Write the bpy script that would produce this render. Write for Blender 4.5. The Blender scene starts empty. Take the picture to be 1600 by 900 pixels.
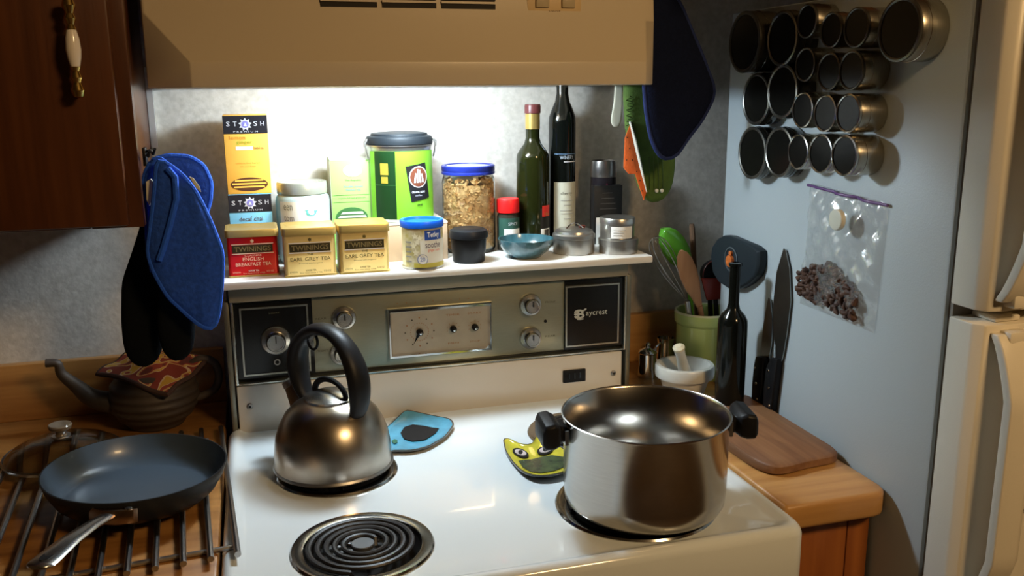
import bpy, bmesh, math, random
from math import sin, cos, pi, atan2, sqrt, radians
from mathutils import Vector, Matrix
random.seed(7)
SC = bpy.context.scene
COL = SC.collection

# ------------------------------------------------------------------ camera
CAM = Vector((-.31, -1.66, 1.50)); YAW, PITCH, ROLL, FPX = .28, .22, -.008, 1400.0
_f = Vector((sin(YAW)*cos(PITCH), cos(YAW)*cos(PITCH), -sin(PITCH)))
_r0 = Vector((cos(YAW), -sin(YAW), 0)); _u0 = _r0.cross(_f)
_r = cos(ROLL)*_r0 + sin(ROLL)*_u0; _u = -sin(ROLL)*_r0 + cos(ROLL)*_u0
cd = bpy.data.cameras.new('camera'); cam = bpy.data.objects.new('camera', cd); COL.objects.link(cam)
cd.sensor_width = 36; cd.lens = FPX/1600*36; cd.clip_start = .02
mw = Matrix(((_r.x, _u.x, -_f.x, CAM.x), (_r.y, _u.y, -_f.y, CAM.y), (_r.z, _u.z, -_f.z, CAM.z), (0, 0, 0, 1)))
cam.matrix_world = mw
SC.camera = cam

# ------------------------------------------------------------------ world, lights, exposure
SC.view_settings.view_transform = 'Standard'
SC.view_settings.look = 'None'
SC.view_settings.exposure = 0.0
SC.view_settings.gamma = 1
w = bpy.data.worlds.new('world'); SC.world = w; w.use_nodes = True
w.node_tree.nodes['Background'].inputs[0].default_value = (.6, .6, .65, 1)
w.node_tree.nodes['Background'].inputs[1].default_value = .02

def area(name, loc, target, size, power, color, sy=None):
    l = bpy.data.lights.new(name, 'AREA'); l.energy = power; l.color = color
    l.shape = 'RECTANGLE'; l.size = size; l.size_y = sy or size
    o = bpy.data.objects.new(name, l); COL.objects.link(o); o.location = loc
    o.rotation_euler = (Vector(target)-Vector(loc)).to_track_quat('-Z', 'Y').to_euler()
    return o
HOOD_LAMP = area('hood_lamp_light', (-.06, -.16, 1.545), (-.06, -.16, 0), .18, 2.3, (.76, .95, 1.12), .08)
_pl = bpy.data.lights.new('hood_bulb_light', 'POINT'); _pl.energy = 7.0; _pl.color = (.76, .95, 1.12); _pl.shadow_soft_size = .030
HOOD_BULB = bpy.data.objects.new('hood_bulb_light', _pl); COL.objects.link(HOOD_BULB); HOOD_BULB.location = (-.06, -.155, 1.535)
ROOM_LAMP = area('ceiling_lamp_light', (.62, -2.05, 2.27), (.15, -.4, 1.2), .34, 23.0, (1.0, .66, .32), .34)

# ------------------------------------------------------------------ placing helpers
def ray(u, v): return _f + (u-800)/FPX*_r - (v-450)/FPX*_u
def P(u, v, ax, val):
    d = ray(u, v); t = (val-CAM[ax])/d[ax]; return CAM + t*d
def cylfit(uL, uR, vTop, yc, vm=None):
    """upright cylinder seen between two columns of the picture, centre at depth yc: x, radius, top height"""
    vm = vm if vm is not None else vTop+30
    a = [atan2(ray(q, vm).x, ray(q, vm).y) for q in (uL, uR)]
    m = (a[0]+a[1])/2; h = (a[1]-a[0])/2
    D = (yc-CAM.y)/cos(m); x = CAM.x + D*sin(m); r = D*sin(h)
    d = ray((uL+uR)/2, vTop); hd = sqrt(d.x**2+d.y**2)
    return x, r, CAM.z + d.z*(D+r*(1 if d.z < 0 else -1))/hd

# ------------------------------------------------------------------ materials
MATS = {}
def mat(name, col, rough=.5, metal=0., coat=0., var=0., vscale=20., bump=0., bscale=200., alpha=1., trans=0., emit=None, estr=0., aniso=0., ior=1.45, stretch=None, col2=None, detail=6., spec=None):
    if name in MATS: return MATS[name]
    m = bpy.data.materials.new(name); m.use_nodes = True; nt = m.node_tree; b = nt.nodes['Principled BSDF']
    c = (*col, 1)
    b.inputs['Base Color'].default_value = c; b.inputs['Roughness'].default_value = rough
    b.inputs['Metallic'].default_value = metal; b.inputs['Coat Weight'].default_value = coat
    b.inputs['Transmission Weight'].default_value = trans; b.inputs['IOR'].default_value = ior
    b.inputs['Alpha'].default_value = alpha; b.inputs['Anisotropic'].default_value = aniso
    if spec is None: spec = .5 if (max(col) > .05 or metal or rough < .3) else .22
    b.inputs['Specular IOR Level'].default_value = spec
    if emit: b.inputs['Emission Color'].default_value = (*emit, 1); b.inputs['Emission Strength'].default_value = estr
    if var or bump or col2:
        tc = nt.nodes.new('ShaderNodeTexCoord'); mp = nt.nodes.new('ShaderNodeMapping'); nt.links.new(tc.outputs['Object'], mp.inputs[0])
        if stretch: mp.inputs['Scale'].default_value = stretch
        if var or col2:
            n = nt.nodes.new('ShaderNodeTexNoise'); n.inputs['Scale'].default_value = vscale; n.inputs['Detail'].default_value = detail
            nt.links.new(mp.outputs[0], n.inputs[0])
            rp = nt.nodes.new('ShaderNodeValToRGB'); nt.links.new(n.outputs[0], rp.inputs[0])
            rp.color_ramp.elements[0].position = .32; rp.color_ramp.elements[1].position = .68
            c2 = col2 or tuple(x*(1-var) for x in col)
            rp.color_ramp.elements[0].color = (*c2, 1); rp.color_ramp.elements[1].color = c
            nt.links.new(rp.outputs[0], b.inputs['Base Color'])
        if bump:
            n2 = nt.nodes.new('ShaderNodeTexNoise'); n2.inputs['Scale'].default_value = bscale; n2.inputs['Detail'].default_value = 3
            nt.links.new(mp.outputs[0], n2.inputs[0])
            bp = nt.nodes.new('ShaderNodeBump'); bp.inputs['Strength'].default_value = bump; bp.inputs['Distance'].default_value = .002
            nt.links.new(n2.outputs[0], bp.inputs['Height']); nt.links.new(bp.outputs[0], b.inputs['Normal'])
    MATS[name] = m; return m

def wood(name, c1, c2, rough=.45, axis='x', scale=6., coat=0.):
    st = {'x': (.6, 9, 9), 'y': (9, .6, 9), 'z': (9, 9, .6)}[axis]
    m = mat(name, c1, rough, coat=coat, vscale=scale, stretch=st, col2=c2, detail=8, bump=.12, bscale=scale*2)
    return m
white_enamel = mat('white_enamel', (.74, .79, .80), .13, coat=.5)
cream_enamel = mat('cream_enamel', (.72, .66, .54), .30, coat=.1, bump=.02, bscale=300)
hood_paint = mat('hood_paint', (.56, .47, .34), .34, bump=.05, bscale=500)
steel = mat('brushed_steel', (.60, .58, .54), .25, 1., var=.12, vscale=60, stretch=(1, 1, 12))
steel_dull = mat('dull_steel', (.55, .53, .50), .36, 1., var=.25, vscale=14)
chrome = mat('chrome', (.75, .74, .72), .09, 1.)
black_plastic = mat('black_plastic', (.010, .010, .011), .42)
black_gloss = mat('black_glass_panel', (.008, .009, .010), .18)
black_coil = mat('burner_coil_metal', (.022, .020, .019), .45, .2)
gold = mat('gold_metal', (.62, .43, .13), .34, .7)
brass = mat('brass', (.75, .52, .16), .2, 1.)
W = mat('print_white', (.85, .85, .82), .5)
K = mat('print_black', (.012, .012, .013), .5)
paper = mat('label_paper', (.78, .77, .72), .6)

# ------------------------------------------------------------------ mesh builder
class MB:
    def __init__(s): s.v = []; s.f = []
    def add(s, v, f):
        n = len(s.v); s.v += [tuple(p) for p in v]; s.f += [tuple(i+n for i in q) for q in f]; return s
    def box(s, x0, x1, y0, y1, z0, z1):
        v = [(x, y, z) for z in (z0, z1) for y in (y0, y1) for x in (x0, x1)]
        return s.add(v, [(0, 2, 3, 1), (4, 5, 7, 6), (0, 1, 5, 4), (2, 6, 7, 3), (0, 4, 6, 2), (1, 3, 7, 5)])
    def lathe(s, prof, seg=40, c=(0, 0, 0), axis='z', a0=0, a1=2*pi, closed=False):
        full = abs(a1-a0-2*pi) < 1e-6; n = seg if full else seg+1; v = []; f = []
        for r, h in prof:
            for i in range(n):
                a = a0+(a1-a0)*i/seg; x, y = r*cos(a), r*sin(a)
                p = (x, y, h) if axis == 'z' else ((h, x, y) if axis == 'x' else (x, h, y))
                v.append((p[0]+c[0], p[1]+c[1], p[2]+c[2]))
        m = len(prof)
        for j in range(m if closed else m-1):
            k = (j+1) % m
            for i in range(seg):
                i2 = (i+1) % n
                f.append((j*n+i, j*n+i2, k*n+i2, k*n+i))
        return s.add(v, f)
    def tube(s, pts, r, seg=10, flat=1., cap=True, up=None, closed=False):
        pts = [Vector(p) for p in pts]; N = len(pts); rr = r if isinstance(r, (list, tuple)) else [r]*N
        v = []; f = []; prev = None
        for i, p in enumerate(pts):
            if closed: t = (pts[(i+1) % N]-pts[i-1])
            else: t = (pts[min(i+1, N-1)]-pts[max(i-1, 0)])
            t.normalize()
            if prev is None:
                a = Vector(up) if up else (Vector((0, 0, 1)) if abs(t.z) < .9 else Vector((1, 0, 0)))
            else: a = prev
            b = (a - a.dot(t)*t).normalized(); prev = b; c = t.cross(b)
            for k in range(seg):
                th = 2*pi*k/seg; v.append(p + rr[i]*(cos(th)*b*flat + sin(th)*c))
        M = N if closed else N-1
        for i in range(M):
            j = (i+1) % N
            for k in range(seg):
                k2 = (k+1) % seg; f.append((i*seg+k, i*seg+k2, j*seg+k2, j*seg+k))
        if cap and not closed:
            f.append(tuple(reversed(range(seg)))); f.append(tuple((N-1)*seg+k for k in range(seg)))
        return s.add(v, f)
    def rings(s, rs, capa=True, capb=True):
        """list of equal length closed loops of 3D points"""
        n = len(rs[0]); v = [p for r in rs for p in r]; f = []
        for j in range(len(rs)-1):
            for i in range(n):
                i2 = (i+1) % n; f.append((j*n+i, j*n+i2, (j+1)*n+i2, (j+1)*n+i))
        if capa: f.append(tuple(reversed(range(n))))
        if capb: f.append(tuple((len(rs)-1)*n+i for i in range(n)))
        return s.add(v, f)
    def xf(s, M):
        s.v = [tuple(M @ Vector(p)) for p in s.v]; return s

def mesh_obj(name, mb, m, parent=None, bevel=0., smooth=35, bseg=2):
    me = bpy.data.meshes.new(name); me.from_pydata(mb.v, [], mb.f)
    bm = bmesh.new(); bm.from_mesh(me)
    bmesh.ops.remove_doubles(bm, verts=bm.verts, dist=1e-6)
    bmesh.ops.recalc_face_normals(bm, faces=bm.faces)
    if bevel:
        es = [e for e in bm.edges if len(e.link_faces) == 2 and e.calc_face_angle(0) > .5]
        bmesh.ops.bevel(bm, geom=es, offset=bevel, segments=bseg, affect='EDGES', profile=.5, clamp_overlap=True)
    if smooth:
        for f_ in bm.faces: f_.smooth = True
        for e in bm.edges:
            if len(e.link_faces) == 2 and e.calc_face_angle(0) > radians(smooth): e.smooth = False
    bm.to_mesh(me); bm.free()
    me.materials.append(m)
    o = bpy.data.objects.new(name, me); COL.objects.link(o)
    if parent is not None: o.parent = parent
    return o
part = mesh_obj
def tag(o, label=None, cat=None, group=None, kind=None):
    if label: o['label'] = label
    if cat: o['category'] = cat
    if group: o['group'] = group
    if kind: o['kind'] = kind
    return o
def thing(name, label, cat, loc=(0, 0, 0), rz=0, group=None, rot=None):
    o = bpy.data.objects.new(name, None); COL.objects.link(o); o.location = loc
    o.rotation_euler = rot or (0, 0, rz); o.empty_display_size = .02
    return tag(o, label, cat, group)
def struct(name, mb, m, bevel=0., parent=None):
    o = mesh_obj(name, mb, m, parent, bevel)
    if parent is None: o['kind'] = 'structure'
    return o
def lift(mb, d): mb.v = [(x+d[0], y+d[1], z+d[2]) for x, y, z in mb.v]; return mb

def rrect(x0, x1, y0, y1, r, n=5):
    pts = []
    for cx, cy, a in ((x1-r, y1-r, 0), (x0+r, y1-r, pi/2), (x0+r, y0+r, pi), (x1-r, y0+r, 1.5*pi)):
        for i in range(n+1):
            t = a+pi/2*i/n; pts.append((cx+r*cos(t), cy+r*sin(t)))
    return pts
def prism(loop, z0, z1, fn=lambda x, y, z: (x, y, z)):
    return MB().rings([[fn(x, y, z0) for x, y in loop], [fn(x, y, z1) for x, y in loop]])

# ------------------------------------------------------------------ lettering
_tc = {}
def text_mesh(s, bold=0.):
    k = (s, bold)
    if k not in _tc:
        c = bpy.data.curves.new('t', 'FONT'); c.body = s; c.size = 1; c.resolution_u = 2; c.offset = bold
        o = bpy.data.objects.new('t', c); COL.objects.link(o)
        dg = bpy.context.evaluated_depsgraph_get(); me = bpy.data.meshes.new_from_object(o.evaluated_get(dg))
        v = [tuple(q.co) for q in me.vertices]; f = [tuple(p.vertices) for p in me.polygons]
        bpy.data.objects.remove(o); bpy.data.curves.remove(c); bpy.data.meshes.remove(me)
        xs = [p[0] for p in v]; ys = [p[1] for p in v]
        x0, x1, y0, y1 = min(xs), max(xs), min(ys), max(ys)
        v = [((p[0]-(x0+x1)/2)/(x1-x0), (p[1]-(y0+y1)/2)/(y1-y0)) for p in v]
        _tc[k] = (v, f)
    return _tc[k]
def text(parent, s, x, z, w, h, m, y=0., name='lettering', bold=0., tilt=0., skew=0.):
    v, f = text_mesh(s, bold)
    pts = []
    for a, b in v:
        a *= w; b *= h; a2 = a*cos(tilt)-b*sin(tilt); b2 = a*sin(tilt)+b*cos(tilt)
        pts.append((x+a2, y, z+b2))
    return part(name, MB().add(pts, f), m, parent, smooth=0)
def ctext(parent, s, r, ang, z, w, h, m, name='lettering', bold=0., r2=None):
    """wrapped on an upright cylinder; ang = 0 faces -y, growing to +x"""
    v, f = text_mesh(s, bold)
    return part(name, MB().add([(r*sin(ang+a*w/r), -r*cos(ang+a*w/r), z+b*h) for a, b in v], f), m, parent, smooth=0)
def cpatch(parent, name, r, a0, a1, z0, z1, m, n=14, shape=None, th=.0004):
    v = []; f = []
    for i in range(n+1):
        a = a0+(a1-a0)*i/n
        for z in (z0, z1):
            for q in (r, r+th): v.append((q*sin(a), -q*cos(a), z))
    for i in range(n):
        k = i*4; f += [(k+1, k+5, k+7, k+3), (k, k+2, k+6, k+4), (k, k+4, k+5, k+1), (k+2, k+3, k+7, k+6)]
    f += [(0, 1, 3, 2), (n*4, n*4+2, n*4+3, n*4+1)]
    return part(name, MB().add(v, f), m, parent, smooth=40)
def cblob(parent, name, r, ang, z, pts, m):
    """flat shape (list of x, z) wrapped on a cylinder"""
    return part(name, MB().add([(r*sin(ang+x/r), -r*cos(ang+x/r), z+zz) for x, zz in pts], [tuple(range(len(pts)))]), m, parent, smooth=0)
def slab(parent, name, x0, x1, z0, z1, y, m, th=.0005, bevel=0):
    return part(name, MB().box(x0, x1, y-th, y, z0, z1), m, parent, bevel)
def flat(parent, name, pts, y, m, th=.0004):
    return part(name, MB().rings([[(x, y, z) for x, z in pts], [(x, y-th, z) for x, z in pts]]), m, parent, smooth=0)
def circ(cx, cz, rx, rz=None, n=24, a0=0): rz = rz or rx; return [(cx+rx*cos(a0+2*pi*i/n), cz+rz*sin(a0+2*pi*i/n)) for i in range(n)]
def star(cx, cz, r1, r2, n=8): return [(cx+(r1 if i % 2 == 0 else r2)*sin(pi*i/n), cz+(r1 if i % 2 == 0 else r2)*cos(pi*i/n)) for i in range(2*n)]

# padded cloth: outline (a, b) in the plane of frame axes
def resample(poly, n=48, smooth=2):
    pts = [Vector((p[0], p[1])) for p in poly]
    L = [0]
    for i in range(len(pts)): L.append(L[-1]+(pts[(i+1) % len(pts)]-pts[i]).length)
    out = []
    for k in range(n):
        d = L[-1]*k/n; i = max(j for j in range(len(pts)) if L[j] <= d+1e-9)
        seg = L[i+1]-L[i]; t = (d-L[i])/seg if seg else 0
        out.append(pts[i].lerp(pts[(i+1) % len(pts)], t))
    for _ in range(smooth): out = [(out[i-1]+2*out[i]+out[(i+1) % n])/4 for i in range(n)]
    return [(p.x, p.y) for p in out]
def pad(poly, T, n=48, smooth=2, centre=None, wav=0.):
    """puffed pad in x-z plane, thickness T in y (front is -y)"""
    lp = resample(poly, n, smooth)
    cx = centre[0] if centre else sum(p[0] for p in lp)/n; cz = centre[1] if centre else sum(p[1] for p in lp)/n
    S = [1, .985, .94, .86, .74, .58, .4, .2, .04]
    def ring(s, side):
        y = side*T/2*min(1, (1-s**8)**.5 + .0)
        return [(cx+(x-cx)*s, y + wav*sin(9*s+14*(x-cx)/.1)*s*s, cz+(z-cz)*s) for x, z in lp]
    rs = [ring(s, -1) for s in reversed(S)] + [ring(s, 1) for s in S[1:]]
    return MB().rings(rs), lp

# ================================================================== THE SETTING
YW = .09
wallpaper = mat('wallpaper', (.62, .58, .52), .8, vscale=85, col2=(.49, .455, .40), detail=9, bump=.25, bscale=120)
plain_wall = mat('kitchen_wall_paint', (.20, .15, .10), .8, var=.05, vscale=3)
ceil_m = mat('ceiling_paint', (.30, .26, .21), .9)
floor_m = mat('floor_vinyl', (.20, .13, .08), .5, var=.3, vscale=5)
struct('wall_back', MB().box(-2.2, 1.7, YW, YW+.1, 0, 2.4), wallpaper)
struct('wall_left', MB().box(-2.3, -2.2, -5.4, YW+.1, 0, 2.4), plain_wall)
struct('wall_right', MB().box(1.7, 1.8, -5.4, YW+.1, 0, 2.4), plain_wall)
struct('wall_front', MB().box(-2.3, 1.8, -5.5, -5.4, 0, 2.4), plain_wall)
struct('floor', MB().box(-2.3, 1.8, -5.5, YW+.1, -.05, 0), floor_m)
struct('ceiling', MB().box(-2.3, 1.8, -5.5, YW+.1, 2.4, 2.45), ceil_m)

oak = wood('oak_counter_dimmed', (.42, .20, .055), (.24, .10, .025), .35, 'x', 5, coat=.15)  # left worktop's oak darkened, standing for weaker light on that side
oak_r = wood('oak_counter_right', (.55, .30, .10), (.40, .19, .055), .35, 'x', 5, coat=.15)
cab_orange = wood('stained_cabinet_wood', (.36, .12, .028), (.24, .07, .018), .38, 'z', 5)
cab_dark = wood('dark_cabinet_wood', (.105, .032, .008), (.060, .017, .004), .36, 'z', 7, coat=.1)
dark_void = mat('dark_gap', (.012, .010, .008), .8)

# unseen dark door and cupboard, added to give the metal dark reflections
struct('reflection_door', MB().box(-1.1, -.25, -5.39, -5.34, 0, 2.05), cab_dark, .004)
t = thing('reflection_cupboard', 'unseen dark wooden cupboard added far behind the viewer for reflections', 'cupboard', (.3, -5.1, 0))
part('body', MB().box(-.45, .45, -.28, .28, 0, 2.1), cab_dark, t, .004)
part('door', MB().box(-.43, -.01, .281, .30, .08, 2.05), cab_dark, t, .003)
part('door', MB().box(.01, .43, .281, .30, .08, 2.05), cab_dark, t, .003)

# left worktop with its upstand, base cabinet below
t = thing('worktop', 'honey-coloured wooden worktop with rear upstand left of the stove', 'worktop', (-1.0, -.27, .872))
def loc(mb, o): return lift(mb, tuple(-c for c in o.location))
part('counter_slab', loc(MB().box(-1.9, -.386, -.63, YW-.002, .872, .914), t), oak, t, .004)
part('upstand', loc(MB().box(-1.9, -.386, YW-.022, YW-.001, .914, 1.020), t), oak, t, .002)
t = thing('base_cabinet', 'brown base cabinet under the left wooden worktop', 'cabinet', (-1.0, -.27, 0))
part('body', loc(MB().box(-1.9, -.388, -.60, YW-.002, .0, .871), t), cab_orange, t, .002)
part('door', loc(MB().box(-.86, -.42, -.62, -.60, .1, .70), t), cab_orange, t, .004)
part('drawer', loc(MB().box(-.86, -.42, -.62, -.60, .72, .86), t), cab_orange, t, .004)

# right worktop
t = thing('worktop', 'short honey-coloured wooden worktop between the stove and the refrigerator', 'worktop', (.48, -.27, .872))
lp = [(x, y) for x, y in rrect(.387, .566, -.637, YW, .001, 1)]
lp = [(.387, -.637), (.54, -.637), (.552, -.634), (.562, -.626), (.566, -.612), (.566, YW-.001), (.387, YW-.001)]
part('counter_slab', loc(prism(lp, .874, .914), t), oak_r, t, .007, bseg=3)
part('upstand', loc(MB().box(.387, .566, YW-.022, YW-.001, .914, 1.020), t), oak_r, t, .002)
t = thing('base_cabinet', 'orange-brown base cabinet under the short right worktop', 'cabinet', (.48, -.27, 0))
part('body', loc(MB().box(.389, .564, -.585, YW-.002, .0, .873), t), cab_orange, t, .002)
part('door', loc(MB().box(.392, .520, -.603, -.586, .08, .866), t), cab_orange, t, .003)
part('stile', loc(MB().box(.524, .562, -.599, -.586, .08, .866), t), cab_orange, t, .002)

# upper left cabinet
t = thing('wall_cabinet', 'dark brown wooden wall cabinet hanging left of the range hood', 'cabinet', (-.9, 0, 1.312))
car = [(-.463, -.288), (-.482, YW-.001), (-1.9, YW-.001), (-1.9, -.288)]
part('body', loc(prism(car, 1.322, 2.1), t), cab_dark, t, .001)
part('face_frame', loc(MB().box(-.530, -.461, -.31, -.289, 1.312, 2.1), t), cab_dark, t, .002)
part('lower_rail', loc(MB().box(-1.9, -.531, -.306, -.289, 1.312, 1.345), t), cab_dark, t, .002)
d = part('door', loc(MB().box(-1.02, -.479, -.33, -.311, 1.317, 2.08), t), cab_dark, t, .003)
strip = mat('lit_edge_pale', (.80, .80, .78), .3, .6)  # pale strip added for hood light on the cabinet's wooden side
part('lit_edge', loc(MB().box(-.4805, -.4700, .078, .0885, 1.40, 1.54), t), strip, t)
def puck(r, h, c): return MB().lathe([(0, 0), (r, 0), (r, h*.5), (r*.6, h), (0, h)], 20, c, 'y')
porc = mat('porcelain', (.80, .72, .62), .15, coat=.5)
hx, hz0, hz1 = -.5205, 1.497, 1.607
h = MB()
ax = hx-t.location.x; zz = lambda z: z-t.location.z
prof = [(0, hz0-.006), (.006, hz0-.004), (.0085, hz0+.004), (.005, hz0+.014), (.0075, hz0+.020), (.0045, hz0+.028), (.007, hz0+.034)]
mb = MB().lathe([(r, zz(z)) for r, z in prof], 18, (ax, -.357, 0))
mb2 = MB().lathe([(.007, zz(hz1-.030)), (.0045, zz(hz1-.024)), (.0075, zz(hz1-.016)), (.005, zz(hz1-.010)), (.0085, zz(hz1)), (.006, zz(hz1+.008)), (0, zz(hz1+.010))], 18, (ax, -.357, 0))
mb.tube([(ax, -.332, zz(hz0+.002)), (ax, -.357, zz(hz0+.002))], .0045, 10)
mb2.tube([(ax, -.332, zz(hz1)), (ax, -.357, zz(hz1))], .0045, 10)
# the handle belongs to the door
part('handle_post', mb, brass, d); part('handle_post', mb2, brass, d)
part('porcelain_grip', MB().lathe([(.006, zz(hz0+.034)), (.0085, zz(hz0+.045)), (.0095, zz((hz0+hz1)/2)), (.0085, zz(hz1-.041)), (.006, zz(hz1-.030))], 20, (ax, -.357, 0)), porc, d)

# dark cabinet over the refrigerator
t = thing('wall_cabinet', 'dark cabinet high above the refrigerator in the top right shadow', 'cabinet', (.9, -.1, 1.68))
part('body', loc(MB().box(.44, 1.5, -.40, YW-.001, 1.70, 2.3), t), cab_dark, t, .002)
part('door', loc(MB().box(.46, .95, -.42, -.401, 1.71, 2.28), t), cab_dark, t, .003)

# ================================================================== RANGE HOOD
HX0, HX1, HX0b, HX1b = -.383, .308, -.446, .345
t = thing('range_hood', 'tan painted range hood over the stove with vent slots and switches', 'range hood', (-.04, -.1, 1.50))
def sec(y0, z0, y1, z1): pass
# outer shell: plan outline per level
def plan(xa, xb, yf, yc):  # front corners (xa..xb at yf), chamfer back to base sides at yc
    return [(xa, yf), (xb, yf), (HX1b, yc), (HX1b, YW-.002), (HX0b, YW-.002), (HX0b, yc)]
L0, L1 = plan(HX0, HX1, -.30, -.245), plan(HX0, HX1, -.30, -.245)
L2 = plan(HX0b+.004, HX1b-.02, -.252, -.245)
L3 = plan(HX0b+.004, HX1b-.02, -.240, -.236)
def inner(l, d):
    cx, cy = -.04, -.09; return [(cx+(x-cx)*(1-d/.38), cy+(y-cy)*(1-d/.20)) for x, y in l]
LI = [(-.36, -.235), (.285, -.235), (.32, -.20), (.32, .07), (-.42, .07), (-.42, -.20)]
lev = [(LI, 1.580), (inner(L0, .012), 1.503), (L0, 1.503), (L1, 1.5385), (L2, 1.607), (L3, 1.700), (L3, 1.76)]
mb = MB().rings([[(x, y, z) for x, y in l] for l, z in lev], capa=True, capb=True)
body = part('shell', loc(mb, t), hood_paint, t, .0022, smooth=20)
# vent slots: recessed dark openings with louvres
def hp(u, v, y): return P(u, v, 1, y)
ventm = mat('vent_dark', (.02, .016, .012), .6)
for (ua, ub) in ((500, 588), (596, 680), (688, 772)):
    a, b = hp(ua, 8, -.243).x, hp(ub, 8, -.243).x
    for z0 in (1.6195, 1.6315, 1.6435):
        part('vent_slot', loc(MB().box(a, b, -.2515, -.240, z0, z0+.0075), t), ventm, t)
        part('louvre', loc(MB().box(a, b, -.2535, -.2435, z0+.0075, z0+.0105), t), hood_paint, t)
pl = mat('switch_plate', (.62, .45, .24), .4)
a, b = hp(822, 10, -.243).x, hp(906, 10, -.243).x
sp = part('switch_plate', loc(MB().box(a, b, -.2505, -.240, 1.6135, 1.66), t), pl, t, .0015)
for s in (.27, .75):
    cx = a+(b-a)*s
    o = part('switch', loc(MB().box(cx-.011, cx+.011, -.2545, -.250, 1.6235, 1.65), t), mat('switch_rocker', (.45, .36, .22), .35), sp, .001)
text(sp, 'vent', a+(b-a)*.5-t.location.x, 1.6175-1.50, .02, .005, mat('print_brown', (.16, .08, .02), .5), y=-.2507+.1)
lensm = mat('hood_lamp_lens', (.9, .9, .85), .4, emit=(1, .93, .80), estr=12)
part('lamp_lens', loc(MB().box(-.17, .05, -.205, -.115, 1.556, 1.579), t), lensm, t, .004)

# ================================================================== STOVE
t = thing('stove', 'white enamel electric stove with four coil burners and a vintage control panel', 'stove', (0, -.3, 0))
part('oven_body', loc(MB().box(-.378, .383, -.66, .0, .02, .865), t), white_enamel, t, .004)
part('oven_door', loc(MB().box(-.36, .365, -.685, -.661, .15, .74), t), white_enamel, t, .008)
X0, X1, Y0, Y1 = -.382, .3845, -.700, -.085
BUR = [(-.203, -.565, .0945), (-.212, -.312, .0945), (.192, -.553, .1165), (.214, -.270, .0945)]
rl = []
for ins, z, r in ((.004, .800, .022), (0, .812, .024), (0, .902, .026), (.002, .909, .026), (.007, .9145, .024), (.013, .916, .022), (.0185, .9145, .02), (.026, .910, .018), (.031, .9085, .016)):
    rl.append([(x, y, z) for x, y in rrect(X0+ins, X1-ins, Y0+ins, Y1-ins*.2, r, 6)])
bm = bmesh.new()
vs = [[bm.verts.new(p) for p in ring] for ring in rl]
n = len(rl[0])
for j in range(len(rl)-1):
    for i in range(n): bm.faces.new((vs[j][i], vs[j][(i+1) % n], vs[j+1][(i+1) % n], vs[j+1][i]))
edges = []
for i in range(n): edges.append(bm.edges.get((vs[-1][i], vs[-1][(i+1) % n])))
for (cx, cy, r) in BUR:
    cv = [bm.verts.new((cx+(r-.006)*cos(2*pi*k/48), cy+(r-.006)*sin(2*pi*k/48), .9085)) for k in range(48)]
    for k in range(48): edges.append(bm.edges.new((cv[k], cv[(k+1) % 48])))
bmesh.ops.triangle_fill(bm, edges=edges, use_beauty=True)
for (cx, cy, r) in BUR:   # short turned-down collar at each opening
    pass
bmesh.ops.recalc_face_normals(bm, faces=bm.faces)
if sum(f.normal.z for f in bm.faces) < 0: bmesh.ops.reverse_faces(bm, faces=bm.faces)
for f in bm.faces: f.smooth = True
me = bpy.data.meshes.new('cooktop'); bm.to_mesh(me); bm.free(); me.materials.append(white_enamel)
me.transform(Matrix.Translation((0, .3, 0)))
ct = bpy.data.objects.new('cooktop', me); COL.objects.link(ct); ct.parent = t
pan_m = mat('drip_pan_chrome', (.58, .57, .55), .14, 1., var=.35, vscale=9)
pan_in = mat('drip_pan_bowl', (.04, .037, .034), .34, .8, var=.4, vscale=20)
def dp(cx, cy): return (cx, cy+.3, 0)
for (cx, cy, r) in BUR:
    p = part('drip_pan', MB().lathe([(r-.001, .9087), (r, .9100), (r-.002, .9125), (r-.012, .9130), (r-.0165, .9115), (r-.019, .9065)], 64, dp(cx, cy)), pan_m, t)
    part('bowl', MB().lathe([(r-.019, .9065), (r-.026, .897), (r-.045, .889), (.02, .885), (.0, .885)], 64, dp(cx, cy)), pan_in, p)
    pts = []; turns = 4.6 if r < .1 else 5.4; ri, ro = .021, r-.0215
    N = int(turns*40)
    for i in range(N+1):
        q = i/N; a = 2*pi*turns*q + .6; rr = ri+(ro-ri)*q
        pts.append((cx+rr*cos(a), cy+.3+rr*sin(a), .9135))
    pts = [(cx+ri*.8*cos(.3), cy+.3+ri*.8*sin(.3), .905)] + pts + [(pts[-1][0]*1+.004, pts[-1][1]+.006, .902)]
    c = part('coil', MB().tube(pts, .0040, 8, flat=.8, up=(0, 0, 1)), black_coil, t)
    part('medallion', MB().lathe([(0, .9150), (.0145, .9150), (.0155, .914), (.0155, .910), (0, .910)], 28, dp(cx, cy)), mat('medallion_metal', (.10, .10, .10), .5, .6), c)
    sup = MB()
    for a in (.5, 2.6, 4.7): sup.xf(Matrix.Identity(4)); q = (cos(a), sin(a)); sup.tube([(cx+q[0]*.014, cy+.3+q[1]*.014, .9085), (cx+q[0]*(ro+.003), cy+.3+q[1]*(ro+.003), .9085)], .0022, 6)
    part('coil_support', sup, pan_m, c)

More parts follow.
